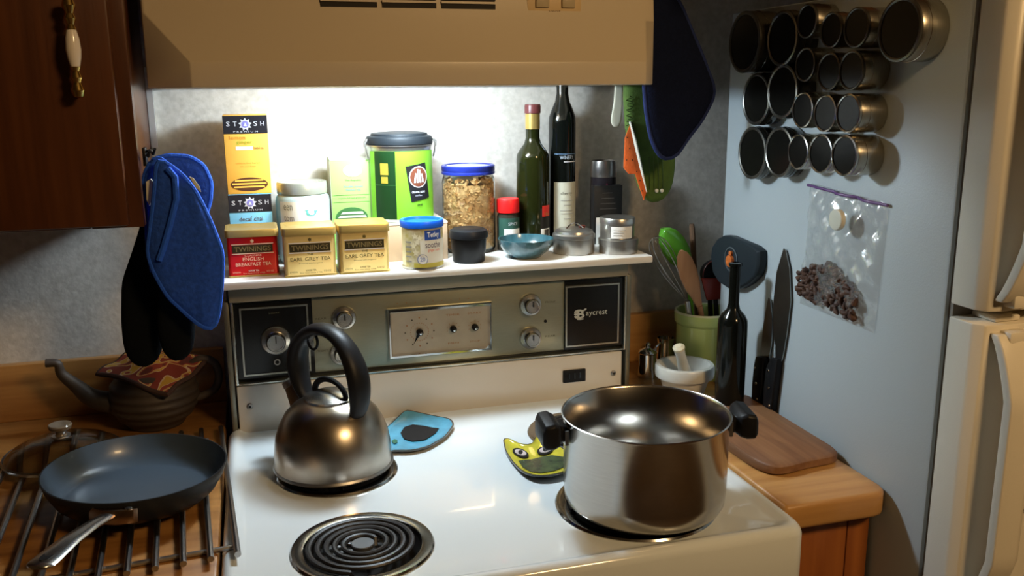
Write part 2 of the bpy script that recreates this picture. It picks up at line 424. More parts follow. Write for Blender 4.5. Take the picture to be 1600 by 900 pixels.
# back guard
panel_m = mat('panel_brushed_metal', (.30, .30, .22), .36, .55, var=.10, vscale=60, stretch=(1, 30, 30))
trim_m = mat('trim_grey_metal', (.22, .215, .17), .34, .7)
silver = mat('bright_trim', (.55, .56, .50), .25, .9)
lower_m = mat('backguard_enamel', (.74, .70, .62), .25, coat=.3)
dial_m = mat('clock_face_metal', (.45, .38, .28), .36, .35, var=.1, vscale=40)
side_m = mat('backguard_side', (.07, .07, .065), .4, .5)
YF = -.098
bg = part('backguard', loc(MB().box(-.368, .375, -.083, .02, .86, 1.175), t), side_m, t, .002)
part('lower_panel', loc(MB().box(-.362, .363, YF, -.083, .905, .9945), t), lower_m, t, .003)
cp = part('control_panel', loc(MB().box(-.357, .358, YF+.006, -.083, 1.006, 1.142), t), panel_m, t, .001)
part('upper_trim', loc(MB().box(-.363, .368, YF-.010, -.08, 1.1465, 1.176), t), mat('upper_trim_paint', (.30, .26, .18), .4, .3), t, .002)
part('lower_trim', loc(MB().box(-.363, .368, YF-.003, -.083, .9975, 1.0005), t), silver, t, .0006)
part('side_trim', loc(MB().box(-.3625, -.3575, YF-.004, -.083, .9975, 1.1465), t), silver, t, .0008)
part('side_trim', loc(MB().box(.3645, .3685, YF-.004, -.083, .9975, 1.1465), t), silver, t, .0008)
part('side_column', loc(MB().box(.3695, .3785, YF-.002, -.06, .905, 1.1465), t), trim_m, t, .001)
part('side_column', loc(MB().box(-.3735, -.3645, YF-.002, -.06, .905, 1.1465), t), trim_m, t, .001)
LY = YF+.3
def sq_panel(x0, x1, z0, z1):
    fr = part('glass_frame', MB().rings([[(x, y, z) for x, z in l] for l, y in (([(x0, z0), (x1, z0), (x1, z1), (x0, z1)], LY+.008), ([(x0, z0), (x1, z0), (x1, z1), (x0, z1)], LY-.001), ([(x0+.003, z0+.003), (x1-.003, z0+.003), (x1-.003, z1-.003), (x0+.003, z1-.003)], LY-.001), ([(x0+.003, z0+.003), (x1-.003, z0+.003), (x1-.003, z1-.003), (x0+.003, z1-.003)], LY+.003))], False, False), silver, t)
    return part('glass_panel', MB().box(x0+.002, x1-.002, LY+.001, LY+.008, z0+.002, z1-.002), black_gloss, t)
part('dark_border', loc(MB().box(-.3565, -.2255, YF+.0035, YF+.007, 1.0065, 1.1415), t), black_gloss, t)
part('dark_border', loc(MB().box(.244, .3635, YF+.0035, YF+.007, 1.0065, 1.1415), t), black_gloss, t)
g1 = sq_panel(-.348, -.233, 1.012, 1.134)
g2 = sq_panel(.245, .3545, 1.012, 1.132)
grey_print = mat('print_grey', (.50, .52, .48), .5); dim_print = mat('print_dim', (.10, .095, .06), .5)
# emblem and maker's lettering
gx, gz = .275, 1.076
text(g2, 'B', gx+.001, gz, .015, .018, grey_print, y=LY+.0002, name='emblem', bold=.03)
for k, (dx, dz, rx, rz, ti) in enumerate(((-.0085, .0055, .0045, .0026, .5), (-.009, .0, .0040, .0022, .0), (-.0085, -.0055, .0042, .0024, -.4), (.009, .008, .0038, .0018, .5), (.0, -.0102, .0075, .0014, .0))):
    pts = [(gx+dx+a*cos(ti)-b*sin(ti), gz+dz+a*sin(ti)+b*cos(ti)) for a, b in circ(0, 0, rx, rz, 12)]
    flat(g2, 'emblem', pts, LY+.0002, grey_print)
text(g2, 'aycrest', .3085, 1.0745, .044, .0125, grey_print, y=LY+.0002)
text(g1, 'LIGHT', -.290, 1.122, .018, .003, dim_print, y=LY+.0004)
def knob(cx, cz, r, pr=None, base=None):
    base = base if base is not None else (LY+.001)
    y = base
    k = part('knob', MB().lathe([(r, 0), (r, -.004), (r*.93, -.0065), (r*.68, -.0075), (r*.62, -.020), (r*.58, -.0225), (r*.50, -.0225), (r*.47, -.0215), (0, -.0215)], 40, (cx, y, cz), 'y'), steel, pr or t)
    part('knob_ring', MB().lathe([(r*.66, -.0078), (r*.665, -.017), (r*.61, -.0172), (r*.61, -.0078)], 40, (cx, y, cz), 'y'), black_plastic, k)
    part('pointer', MB().box(cx-.0008, cx+.0008, y-.0235, y-.0215, cz, cz+r*.5), K, k)
    return k
knob(-.2905, 1.073, .0255, None)
part('indicator_ring', MB().lathe([(.0055, 0), (.0055, -.0015), (.0035, -.0015), (.0035, 0)], 20, (-.2905, LY+.001, 1.033), 'y'), steel_dull, t)
for cx, cz in ((-.171, 1.103), (-.178, 1.038), (.176, 1.101), (.176, 1.036)): knob(cx, cz, .0215, None, LY+.006)
part('indicator_lamp', MB().lathe([(0, -.0025), (.0025, -.002), (.003, 0)], 14, (.2065, LY+.006, 1.066), 'y'), K, t)
for s, x, z in (('REAR', -.211, 1.104), ('FRONT', -.2115, 1.045), ('FRONT', .2165, 1.103), ('REAR', .2165, 1.036)):
    text(t, s, x, z, .020, .0035, dim_print, y=LY+.0056)
# clock and timer inset
cx0, cx1, cz0, cz1 = -.0945, .0995, 1.020, 1.1135
def rr_(x0, x1, z0, z1): return [(x0, z0), (x1, z0), (x1, z1), (x0, z1)]
part('clock_frame', MB().rings([[(x, y, z) for x, z in l] for l, y in ((rr_(cx0, cx1, cz0, cz1), LY+.007), (rr_(cx0, cx1, cz0, cz1), LY-.001), (rr_(cx0+.002, cx1-.002, cz0+.002, cz1-.002), LY-.0045), (rr_(cx0+.0045, cx1-.0045, cz0+.0055, cz1-.0055), LY-.0045), (rr_(cx0+.008, cx1-.008, cz0+.009, cz1-.009), LY+.002))], False, False), chrome, t, smooth=10)
cf = part('clock_face', MB().box(cx0+.004, cx1-.004, LY+.0015, LY+.006, cz0+.004, cz1-.004), dial_m, t)
dot_m = mat('print_dots', (.05, .04, .02), .5); rust = mat('print_rust', (.30, .12, .03), .5)
dcx, dcz = -.0365, 1.0665
for k in range(12):
    a = 2*pi*k/12
    flat(cf, 'dial_mark', circ(dcx+.0265*sin(a), dcz+.0265*cos(a), .0014, n=8), LY+.0015, dot_m if k % 2 else rust)
for k in range(24):
    a = 2*pi*k/24
    flat(cf, 'dial_tick', circ(dcx+.0165*sin(a), dcz+.0165*cos(a), .0009, n=6), LY+.0015, rust)
def small_knob(x, z, r):
    k = part('small_knob', MB().lathe([(r, 0), (r*.95, -.008), (r*.6, -.011), (0, -.0115)], 20, (x, LY+.0015, z), 'y'), black_plastic, t)
    part('knob_cap', MB().lathe([(r*.45, 0), (r*.42, -.002), (0, -.0028)], 14, (x, LY+.0015-.0112, z), 'y'), chrome, k)
small_knob(dcx, dcz, .0062); small_knob(.026, 1.0675, .0062); small_knob(.067, 1.0675, .0062)
part('clock_hand', MB().rings([[(dcx-.003, LY+.0005-q, dcz), (dcx+.003, LY+.0005-q, dcz-.002), (dcx-.011, LY+.0005-q, dcz-.021)] for q in (0, .001)]), K, cf)
for x in (.026, .067):
    text(cf, 'TIMER' if x < .05 else 'START', x, 1.094, .026, .0035, rust, y=LY+.0012)
    text(cf, 'MIN' if x < .05 else 'STOP', x, 1.040, .02, .003, rust, y=LY+.0012)
    for k in range(7):
        a = -1.9+3.8*k/6
        flat(cf, 'dial_tick', circ(x+.0115*sin(a), 1.0675+.0115*cos(a), .0007, n=6), LY+.0015, rust)
for k in range(9): flat(t, 'dial_mark', circ(-.075+.0165*k, 1.1215, .0011, .0009, 8), LY+.0058, rust)
# badge plate and screws on the lower panel
sk = part('outlet_cover', MB().box(.240, .286, LY-.004, LY+.004, .9415, .9665), black_plastic, t, .0015)
for x in (.252, .263, .274): part('outlet_slot', MB().box(x-.0012, x+.0012, LY-.0046, LY-.003, .949, .960), black_gloss, sk)
for x, z in ((-.342, .957), (.3445, .951)):
    s_ = part('screw', MB().lathe([(.0055, 0), (.0055, -.002), (.003, -.004), (.0, -.004)], 18, (x, LY, z), 'y'), steel_dull, t)
    part('screw_socket', MB().lathe([(0, -.0046), (.0024, -.0044), (.0024, -.003)], 12, (x, LY, z), 'y'), K, s_)

# shelf over the back guard
ZS = 1.192
shelf_m = mat('shelf_white', (.80, .78, .73), .35, coat=.2, bump=.02, bscale=60)
sh = mesh_obj('shelf', lift(MB().box(-.385, .398, -.153, YW-.002, -.0135, 0), (0, 0, 0)), shelf_m, None, .003)
sh.location = (0, 0, ZS)
tag(sh, 'long white shelf above the stove control panel carrying tea tins and bottles', 'shelf')

# ================================================================== REFRIGERATOR
fr_m = mat('fridge_white_cool_lit', (.47, .53, .55), .42, bump=.10, bscale=420)  # white body tinted cool, hood light put into the colour
fr_c = mat('fridge_white_warm_lit', (.74, .68, .56), .40, bump=.08, bscale=420)  # same white tinted cream, warm room light put into the colour
t = thing('refrigerator', 'white top-freezer refrigerator with doors tinted by warm light standing at the right', 'refrigerator', (.95, -.4, 0))
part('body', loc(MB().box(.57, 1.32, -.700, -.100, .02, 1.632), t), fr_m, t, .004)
part('gasket', loc(MB().box(.576, 1.31, -.708, -.699, .06, 1.62), t), mat('gasket_grey', (.28, .25, .20), .6), t)
def door(z0, z1, nm):
    l = [(.571, -.707), (.571, -.748), (.580, -.762), (.600, -.766), (1.32, -.766), (1.32, -.707)]
    return part(nm, loc(prism(l, z0, z1), t), fr_c, t, .003)
d1 = door(1.215, 1.632, 'freezer_door'); d2 = door(.08, 1.198, 'door')
part('hinge_cap', loc(MB().box(.60, .64, -.756, -.715, 1.1985, 1.206), t), fr_c, t, .002)
def bow(zs, ys, xs, d, wd=.025):
    pts = []
    n = 28
    Z = [zs[0]+(zs[1]-zs[0])*i/n for i in range(n+1)]
    for z in Z:
        q = (z-zs[0])/(zs[1]-zs[0]); b = min(1, sin(pi*q)*1.6)**.75 if 0 < q < 1 else 0
        b = max(b, .0)
        pts.append((xs-t.location.x, ys-.008-.034*b-t.location.y, z))
    rs = []
    for x, y, z in pts: rs.append([(x-wd*.8, y-.004, z), (x+wd*.5, y-.008, z), (x+wd, y, z), (x+wd*.6, y+.012, z), (x-wd*.8, y+.010, z)])
    return part('handle', MB().rings(rs), fr_c, d, .002, smooth=50)
bow((1.230, 1.600), -.764, .606, d1); bow((.80, 1.188), -.764, .606, d2)
part('handle_mount', loc(MB().box(.598, .630, -.785, -.764, 1.222, 1.248), t), fr_c, d1, .004)
part('handle_mount', loc(MB().box(.598, .630, -.785, -.764, 1.168, 1.192), t), fr_c, d2, .004)
part('handle_mount', loc(MB().box(.598, .630, -.785, -.764, 1.585, 1.61), t), fr_c, d1, .004)
for z in (1.055, 1.01):
    p = P(1598, 710 if z > 1.03 else 790, 1, -.768)
    o = mesh_obj('fridge_magnet', MB().lathe([(.009, 0), (.009, -.004), (.0, -.005)], 16, (0, 0, 0), 'y'), K, None)
    o.location = (p.x+.007, -.7663, p.z)
    tag(o, 'upper small dark magnet on the refrigerator door at the right edge' if z > 1.03 else 'lower small dark magnet on the refrigerator door at the right edge', 'magnet', 'dark magnets on the refrigerator door')

# ================================================================== THINGS ON THE SHELF
def box_thing(name, label, cat, uL, uR, vT, yf, depth, z0, col, group=None, vm=None, htop=None):
    """box whose front face lies at y = yf between two picture columns; returns empty at base front centre"""
    vm = vm or vT+40
    a, b = P(uL, vm, 1, yf).x, P(uR, vm, 1, yf).x
    zt = P((uL+uR)/2, vT, 1, yf).z
    t = thing(name, label, cat, ((a+b)/2, yf+depth/2, z0), group=group)
    return t, (b-a), zt-z0, -depth/2

# --- two stacked tea boxes (black band, orange / blue)
t0, w_, h_, yf = box_thing('tea_box', 'blue and black cardboard tea box under the orange one', 'tea box', 359, 426, 303, -.010, .066, ZS, None)
zsplit = ZS+h_
blue_c = mat('tea_box_blue', (.20, .52, .72), .55); orange_c = mat('tea_box_orange', (.93, .50, .08), .5)
black_c = mat('tea_box_black', (.018, .016, .02), .5); violet = mat('print_violet', (.22, .20, .55), .5); silverp = mat('print_silver', (.62, .62, .66), .5)
boxside = mat('tea_box_side', (.30, .27, .22), .6)
brownp = mat('print_brown_dark', (.09, .03, .012), .5); orp = mat('print_orange_dark', (.75, .28, .03), .5)
def stash(t, w_, h_, yf, colr, dep=.066, extra=None):
    part('carton', MB().box(-w_/2, w_/2, yf, yf+dep, 0, h_), colr, t, .0008)
    part('side_panel', MB().box(-w_/2-.0004, -w_/2, yf+.001, yf+dep-.001, .001, h_-.001), boxside, t)
    bh = .030
    bd = part('band', MB().box(-w_/2, w_/2, yf-.0006, yf, h_-bh-.002, h_-.001), black_c, t)
    cz = h_-.016
    for ch, x in (('S', -.031), ('T', -.0185), ('S', .0185), ('H', .031)):
        text(bd, ch, x*w_/.08, cz+.001, .0062, .0078, silverp, y=yf-.0009)
    flat(bd, 'emblem', star(0, cz, .0115, .0075, 9), yf-.0007, silverp)
    flat(bd, 'emblem', circ(0, cz, .0060), yf-.0013, violet)
    flat(bd, 'emblem', [(-.003, cz-.003), (.003, cz-.003), (0, cz+.0035)], yf-.0018, silverp)
    text(bd, 'P R E M I U M', 0, h_-.0285, w_*.55, .0026, silverp, y=yf-.0009)
    return bd
stash(t0, w_, h_, yf, blue_c)
text(t0, 'decaf chai', 0, h_-.044, w_*.55, .008, brownp, y=yf-.0005)
t1 = thing('tea_box', 'orange and black cardboard tea box stacked on the blue one', 'tea box', (t0.location.x+.001, t0.location.y, zsplit+.0006))
h1 = P(392, 180, 1, -.010).z-zsplit
w1 = w_*1.01
stash(t1, w1, h1, yf, orange_c)
text(t1, 'lemon', -w1*.2, h1-.0385, w1*.36, .0068, orp, y=yf-.0005)
text(t1, 'ginger', -w1*.05, h1-.0475, w1*.36, .0075, mat('print_green', (.35, .42, .03), .5), y=yf-.0005)
slab(t1, 'white_label', -w1*.25, w1*.14, h1-.060, h1-.054, yf, W)
text(t1, 'herbal tea', w1*.27, h1-.057, w1*.22, .005, brownp, y=yf-.0005)
text(t1, 'caffeine free herbal', .0, h1-.083, w1*.55, .0028, orp, y=yf-.0005)
text(t1, '20 tea bags', .0, h1-.089, w1*.36, .0026, orp, y=yf-.0005)
ov = part('cutout', MB().rings([[(x, yf-.0004, z) for x, z in circ(0, .0165, w1*.43, .0120, 28)], [(x, yf, z) for x, z in circ(0, .0165, w1*.43, .0120, 28)]]), brownp, t1, smooth=0)
for k in range(3):
    z = .0105+k*.0056; ww = w1*(.36, .40, .33)[k]
    flat(ov, 'tea_bag', [(-ww, z), (ww, z+.0006), (ww*.96, z+.0034), (-ww*.96, z+.0028)], yf-.0006, orange_c)

# --- glass jar with printed label
x, r, zt = cylfit(430, 515, 279, .005)
t = thing('tea_jar', 'squat pale glass jar with a white metal lid and a printed teapot label', 'jar', (x, .005, ZS))
H = zt-ZS
glassm = mat('clear_glass', (.95, .97, .96), .03, trans=1., ior=1.45)
jar_white = mat('frosted_jar', (.42, .52, .50), .18, coat=.6)
lid_white = mat('pale_metal_lid', (.42, .43, .36), .25, .5)
part('body', MB().lathe([(0, 0), (r*.92, 0), (r, .008), (r, H*.77), (r*.97, H*.82), (r*.88, H*.855)], 48), jar_white, t)
part('lid', MB().lathe([(r*.90, H*.855), (r*.93, H*.86), (r*.93, H*.985), (r*.90, H), (r*.80, H*.992), (0, H*.99)], 48), lid_white, t)
lb = cpatch(t, 'label', r+.0004, -1.0, 1.05, H*.34, H*.78, W)
teal = mat('print_teal', (.10, .38, .36), .5); lteal = mat('print_pale_teal', (.45, .72, .68), .5); redp = mat('print_red', (.75, .12, .03), .5); gp = mat('print_grey_text', (.30, .30, .28), .5)
R1 = r+.0012
cpatch(lb, 'stripe', r+.0007, -1.0, 1.05, H*.34, H*.43, lteal)
ctext(lb, 'een', R1, -.62, H*.71, .018, .010, gp, bold=.01); ctext(lb, 'tom', R1, -.60, H*.58, .020, .010, gp, bold=.01)
cblob(lb, 'teapot_print', R1, .22, H*.65, [(-.013, .004), (-.009, .003), (-.008, -.004), (-.003, -.007), (.004, -.007), (.009, -.004), (.012, .003), (.013, .006), (.009, .003), (.002, .005), (-.006, .005)], teal)
cblob(lb, 'teapot_print', R1+.0003, .22, H*.65, circ(.001, -.001, .005, .0035, 12), W)
ctext(lb, 'energy', R1, .28, H*.46, .024, .008, redp, bold=.02)

# --- green tea box
t, w_, h_, yf = box_thing('tea_box', 'light green cardboard tea box between the glass jar and the coffee canister', 'tea box', 517, 581, 250, -.005, .060, ZS, None)
green_l = mat('tea_box_green', (.26, .52, .12), .5); green_d = mat('print_dark_green', (.03, .12, .03), .5); pale_side = mat('tea_box_pale_side', (.50, .55, .42), .55)
part('carton', MB().box(-w_/2, w_/2, yf, yf+.06, 0, h_), green_l, t, .0008)
part('side_panel', MB().box(-w_/2-.0005, -w_/2, yf, yf+.06, .0, h_-.001), pale_side, t)
part('top_flap', MB().rings([[(-w_/2, yf, h_), (w_/2, yf, h_), (w_/2, yf+.06, h_), (-w_/2, yf+.06, h_)], [(-w_/2, yf, h_+.0006), (w_/2, yf, h_+.0006), (w_/2, yf+.06, h_+.001), (-w_/2, yf+.06, h_+.006)]]), pale_side, t)
cz = h_-.019
flat(t, 'oval_label', circ(.003, cz, .017, .011), yf-.0004, W)
text(t, 'The Republic', .003, h_-.037, .03, .004, green_d, y=yf-.0005)
text(t, 'Double Green', .003, h_-.048, .034, .0035, teal, y=yf-.0005)
text(t, 'Matcha Tea', .003, h_-.054, .026, .0032, teal, y=yf-.0005)
for k in range(2):
    slab(t, 'rule', -w_*.45, w_*.42, h_-.0635-.013*k, h_-.063-.013*k, yf, green_d)
text(t, 'organic full leaf green tea', .0, h_-.069, .05, .003, green_d, y=yf-.0005)
z0 = h_-.107
ov = flat(t, 'cutout', circ(-.002, z0+.002, w_*.40, .019, 28)[:15]+[(-w_*.42, z0-.008), (w_*.40, z0-.008)], yf-.0004, green_d)
for k in range(3):
    z = z0-.005+k*.0068; ww = w_*(.36, .37, .30)[k]
    flat(ov, 'tea_bag', [(-ww, z), (ww-.002, z), (ww-.004, z+.0042), (-ww+.004, z+.0042)], yf-.0010, pale_side)

# --- riser carton and coffee canister
t, w_, h_, yf = box_thing('carton', 'plain tan carton carrying the green-labelled coffee canister', 'box', 585, 700, 351, -.060, .13, ZS, None)
part('board', MB().box(-w_/2, w_/2, yf, yf+.13, 0, h_), mat('tan_cardboard', (.50, .35, .22), .7), t, .001)
part('top_board', MB().box(-w_/2-.0004, w_/2+.0004, yf-.0005, yf+.1305, h_, h_+.003), mat('pale_board', (.72, .66, .56), .6), t)
zr = ZS+h_+.0035
yc = .004
x, r, zt = cylfit(573, 675, 204, yc)
t = thing('coffee_canister', 'steel coffee canister with a dark clamp lid and a bright green label', 'canister', (x, yc, zr))
H = zt-zr
part('body', MB().lathe([(0, 0), (r*.97, 0), (r*.985, .002), (r*.985, H*.82), (r*1.0, H*.83), (r*1.0, H*.86), (r*.97, H*.865)], 56), mat('canister_steel', (.42, .41, .38), .3, .9), t)
lidm = mat('canister_lid', (.010, .013, .016), .5, spec=.2)
part('lid', MB().lathe([(r*1.0, H*.868), (r*1.03, H*.875), (r*1.03, H*.925), (r*.99, H*.955), (r*.88, H*.965), (r*.86, H*.99), (r*.70, H), (0, H*.998)], 56), lidm, t)
part('lid_ring', MB().lathe([(r*1.005, H*.85), (r*1.03, H*.853), (r*1.03, H*.864), (r*1.005, H*.867)], 56), steel_dull, t)
for s, a in ((-1, -1.35), (1, 1.25)):
    cx, cy = r*1.04*sin(a), -r*1.04*cos(a)
    cl = MB().tube([(cx, cy, H*.93), (cx*1.06, cy*1.06, H*.88), (cx*1.05, cy*1.05, H*.80), (cx*1.0, cy*1.0, H*.72)], .0016, 6)
    cl.tube([(cx*1.0, cy, H*.93), (cx*1.10, cy*1.1, H*.90), (cx*1.09, cy*1.09, H*.84)], .0013, 6)
    part('clamp', cl, steel_dull, t)
bright_g = mat('label_bright_green', (.16, .44, .02), .45); dk_g = mat('label_dark_green', (.006, .030, .007), .45); mid_g = mat('label_mid_green', (.015, .07, .015), .45)
lb = cpatch(t, 'label', r, -1.25, 1.22, H*.035, H*.80, bright_g)
cpatch(lb, 'dark_band', r+.0006, -1.0, -.30, H*.035, H*.80, dk_g, 8)
cpatch(lb, 'stripe', r+.0009, -1.0, -.30, H*.42, H*.43, mid_g, 8)
cpatch(lb, 'seal', r+.0010, -.78, -.52, H*.54, H*.67, mat('print_gold', (.34, .26, .03), .45), 4)
cpatch(lb, 'seal', r+.0010, -.76, -.54, H*.42+.004, H*.52, mat('print_gold', (.34, .26, .03), .45), 4)
# tilted black label with round brown emblem
def tilted(pts, ti, cx=0, cz=0): return [(cx+a*cos(ti)-b*sin(ti), cz+a*sin(ti)+b*cos(ti)) for a, b in pts]
ti = .14
def cpoly(parent, name, rr, pts, m, n=10):
    # subdivide a convex shape into vertical strips so it bends with the wall
    xs = [p[0] for p in pts]; x0, x1 = min(xs), max(xs); bm = bmesh.new()
    f = bm.faces.new([bm.verts.new((p[0], 0, p[1])) for p in pts])
    for k in range(1, n):
        bmesh.ops.bisect_plane(bm, geom=bm.verts[:]+bm.edges[:]+bm.faces[:], plane_co=(x0+(x1-x0)*k/n, 0, 0), plane_no=(1, 0, 0))
    for v in bm.verts: a = v.co.x/rr; v.co = (rr*sin(a), -rr*cos(a), v.co.z)
    me = bpy.data.meshes.new(name); bm.to_mesh(me); bm.free(); me.materials.append(m)
    o = bpy.data.objects.new(name, me); COL.objects.link(o); o.parent = parent; return o
ea = .42*r; ez = H*.46
cpoly(lb, 'black_label', r+.0011, tilted([(-.021, -.034), (.021, -.034), (.021, .031), (-.021, .031)], ti, ea, ez), K)
cpoly(lb, 'emblem', r+.0015, tilted(circ(0, .008, .0195), 0, ea, ez), W)
cpoly(lb, 'emblem', r+.0019, tilted(circ(0, .008, .0175), 0, ea, ez), mat('print_brown_red', (.16, .045, .02), .5))
for dx, hh in ((-.0085, .017), (-.003, .024), (.003, .023), (.009, .016)):
    cpoly(lb, 'emblem', r+.0024, tilted([(dx-.0018, -.006), (dx+.0018, -.006), (dx*.75+.0012, hh-.006), (dx*.75-.0012, hh-.006)], 0, ea, ez+.004), W, 3)
ctext(lb, 'ORGANIC BLEND', r+.0017, (ea-.0015)/r, ez-.019, .028, .0035, W, bold=.01)
ctext(lb, 'coffee', r+.0017, (ea-.0015)/r, ez-.025, .014, .003, silverp)
ctext(lb, 'decaf', r+.0012, (ea+.001)/r, ez-.042, .012, .004, K, bold=.02)

# --- Square tea tins
def tin(label, uL, uR, vT, vB, colr, ybase, kind):
    a, b = P(uL, vB-20, 1, ybase).x, P(uR, vB-20, 1, ybase).x; w_ = b-a; dep = w_*.92
    zt = P((uL+uR)/2, vT+11, 1, ybase).z
    t = thing('tea_tin', label, 'tea tin', ((a+b)/2, ybase+dep/2, ZS+.0004))
    h_ = zt-ZS; yf = -dep/2
    lp = rrect(-w_/2, w_/2, -dep/2, dep/2, .006)
    lpi = rrect(-w_/2+.0015, w_/2-.0015, -dep/2+.0015, dep/2-.0015, .005)
    part('body', MB().rings([[(x, y, 0) for x, y in lpi], [(x, y, .002) for x, y in lp], [(x, y, .0035) for x, y in lpi], [(x, y, h_*.86) for x, y in lpi]]), colr, t, smooth=45)
    part('bottom_rim', MB().rings([[(x*1.004, y*1.004, .0) for x, y in lp], [(x*1.006, y*1.006, .003) for x, y in lp]]), gold, t, smooth=45)
    lpo = rrect(-w_/2-.0012, w_/2+.0012, -dep/2-.0012, dep/2+.0012, .007)
    part('lid', MB().rings([[(x, y, h_*.845) for x, y in lp], [(x, y, h_*.845) for x, y in lpo], [(x, y, h_*.97) for x, y in lpo], [(x*.985, y*.985, h_*.995) for x, y in lpo], [(x*.95, y*.95, h_) for x, y in lpo], [(x*.90, y*.90, h_*.985) for x, y in lpo]]), gold, t, smooth=45)
    yy = yf+.0015
    ctr = 0.0
    red = kind == 'red'
    ink = mat('print_cream', (.85, .62, .45), .5) if red else mat('print_olive', (.12, .09, .02), .5)
    flat(t, 'crest', star(0, h_*.755, .0034, .0024, 6), yy-.0002, ink)
    for z in (.685, .485): slab(t, 'rule', -w_*.40, w_*.40, h_*z, h_*(z+.016), yy-.0001, W if not red else ink)
    bn = slab(t, 'banner', -w_*.385, w_*.385, h_*.51, h_*.675, yy-.0001, mat('banner_black', (.045, .035, .015), .4))
    text(bn, 'TWININGS', 0, h_*.592, w_*.70, h_*.105, mat('print_dim_gold', (.22, .16, .06), .45), y=yy-.0008, bold=.015)
    if red:
        text(t, 'CLASSICS', 0, h_*.45, w_*.32, h_*.035, ink, y=yy-.0005)
        text(t, 'ENGLISH', 0, h_*.375, w_*.40, h_*.075, ink, y=yy-.0005, bold=.01)
        text(t, 'BREAKFAST TEA', 0, h_*.265, w_*.68, h_*.075, ink, y=yy-.0005, bold=.01)
    else:
        text(t, 'THE', 0, h_*.455, w_*.12, h_*.04, ink, y=yy-.0005, bold=.03)
        text(t, 'EARL GREY TEA', 0, h_*.36, w_*.76, h_*.075, ink, y=yy-.0005, bold=.005)
        text(t, 'flavoured with bergamot', 0, h_*.27, w_*.45, h_*.03, ink, y=yy-.0005)
    text(t, 'LOOSE TEA', 0, h_*.125, w_*.2, h_*.035, W if red else ink, y=yy-.0005, bold=.02)
    text(t, 'LONDON', -w_*.33, h_*.10, w_*.14, h_*.035, ink, y=yy-.0005); text(t, '3.53 OZ', w_*.31, h_*.10, w_*.14, h_*.035, ink, y=yy-.0005)
    text(t, 'fine teas since 1706', 0, h_*.075, w_*.42, h_*.024, ink, y=yy-.0005)
red_p = mat('tin_red', (.55, .012, .010), .3, .2); gold_p = mat('tin_gold_paint', (.74, .55, .20), .45, .15)
tin('red square English breakfast tea tin with a gold lid', 355, 437, 348, 432, red_p, -.117, 'red')
tin('gold square Earl Grey tea tin next to the red tin', 444, 527, 345, 432, gold_p, -.146, 'gold')
tin('gold square Earl Grey tea tin next to the blue-lidded canister', 531, 610, 340, 427, gold_p, -.146, 'gold')

# --- tea canister with blue lid
yc = -.118
x, r, zt = cylfit(628, 692, 338, yc, 390)
t = thing('tea_canister', 'round cream tea canister with a bright blue recessed lid', 'canister', (x, yc, ZS+.0004)); H = zt-ZS
cream_can = mat('canister_cream', (.66, .62, .46), .4, var=.12, vscale=40); bl = mat('blue_lid', (.006, .10, .60), .35)
part('body', MB().lathe([(0, .001), (r*.97, .001), (r, .0), (r*1.01, .003), (r*.985, .005), (r*.985, H*.88)], 48), cream_can, t)
part('rim', MB().lathe([(r*.985, .0), (r*1.02, .001), (r*1.02, .004), (r*.985, .005)], 48), steel_dull, t)
part('lid', MB().lathe([(r*1.0, H*.85), (r*1.06, H*.86), (r*1.07, H*.97), (r*1.04, H), (r*.90, H), (r*.87, H*.95), (0, H*.95)], 48), bl, t)
lb = cpatch(t, 'flower_print', r+.0003, -1.1, 1.3, H*.05, H*.83, mat('canister_print', (.72, .68, .54), .45, vscale=80, col2=(.48, .42, .14), detail=2), 20)
cpatch(lb, 'pale_field', r+.0007, -.28, 1.2, H*.14, H*.62, mat('print_pale', (.76, .74, .64), .5), 14)
cpatch(lb, 'yellow_band', r+.0010, -.6, 1.2, H*.05, H*.14, mat('print_mustard', (.55, .48, .08), .5), 14)
bb = cpatch(lb, 'blue_banner', r+.0010, -.06, .85, H*.62, H*.82, mat('print_blue', (.02, .07, .34), .4), 8)
ctext(lb, 'Tetley', r+.0017, .38, H*.715, .024, .0115, W, bold=.015)
ctext(lb, 'soothe', r+.0014, .36, H*.52, .030, .011, mat('print_purple_grey', (.13, .10, .12), .5), bold=.01)
ctext(lb, 'ginger mint', r+.0014, .40, H*.40, .024, .006, redp)
for k, (q, zz_) in enumerate(((-.52, .70), (-.42, .58), (-.60, .50), (-.30, .66), (-.5, .36))):
    cblob(lb, 'flower_print', r+.0011, q, H*zz_, star(0, 0, .0065, .003, 5), mat('print_flower', (.80, .76, .55), .5))
cblob(lb, 'seal', r+.0012, -.18, H*.22, circ(0, 0, .0095), mat('print_blue_grey', (.30, .34, .50), .5))
cblob(lb, 'seal', r+.0016, -.18, H*.22, circ(0, 0, .0078), W)
ctext(lb, '20', r+.0020, -.18, H*.225, .009, .008, mat('print_blue_grey', (.30, .34, .50), .5), bold=.02)
for k in range(5): cpatch(lb, 'small_print', r+.0012, -1.05, -.72, H*(.16+.10*k), H*(.19+.10*k), gp, 3)

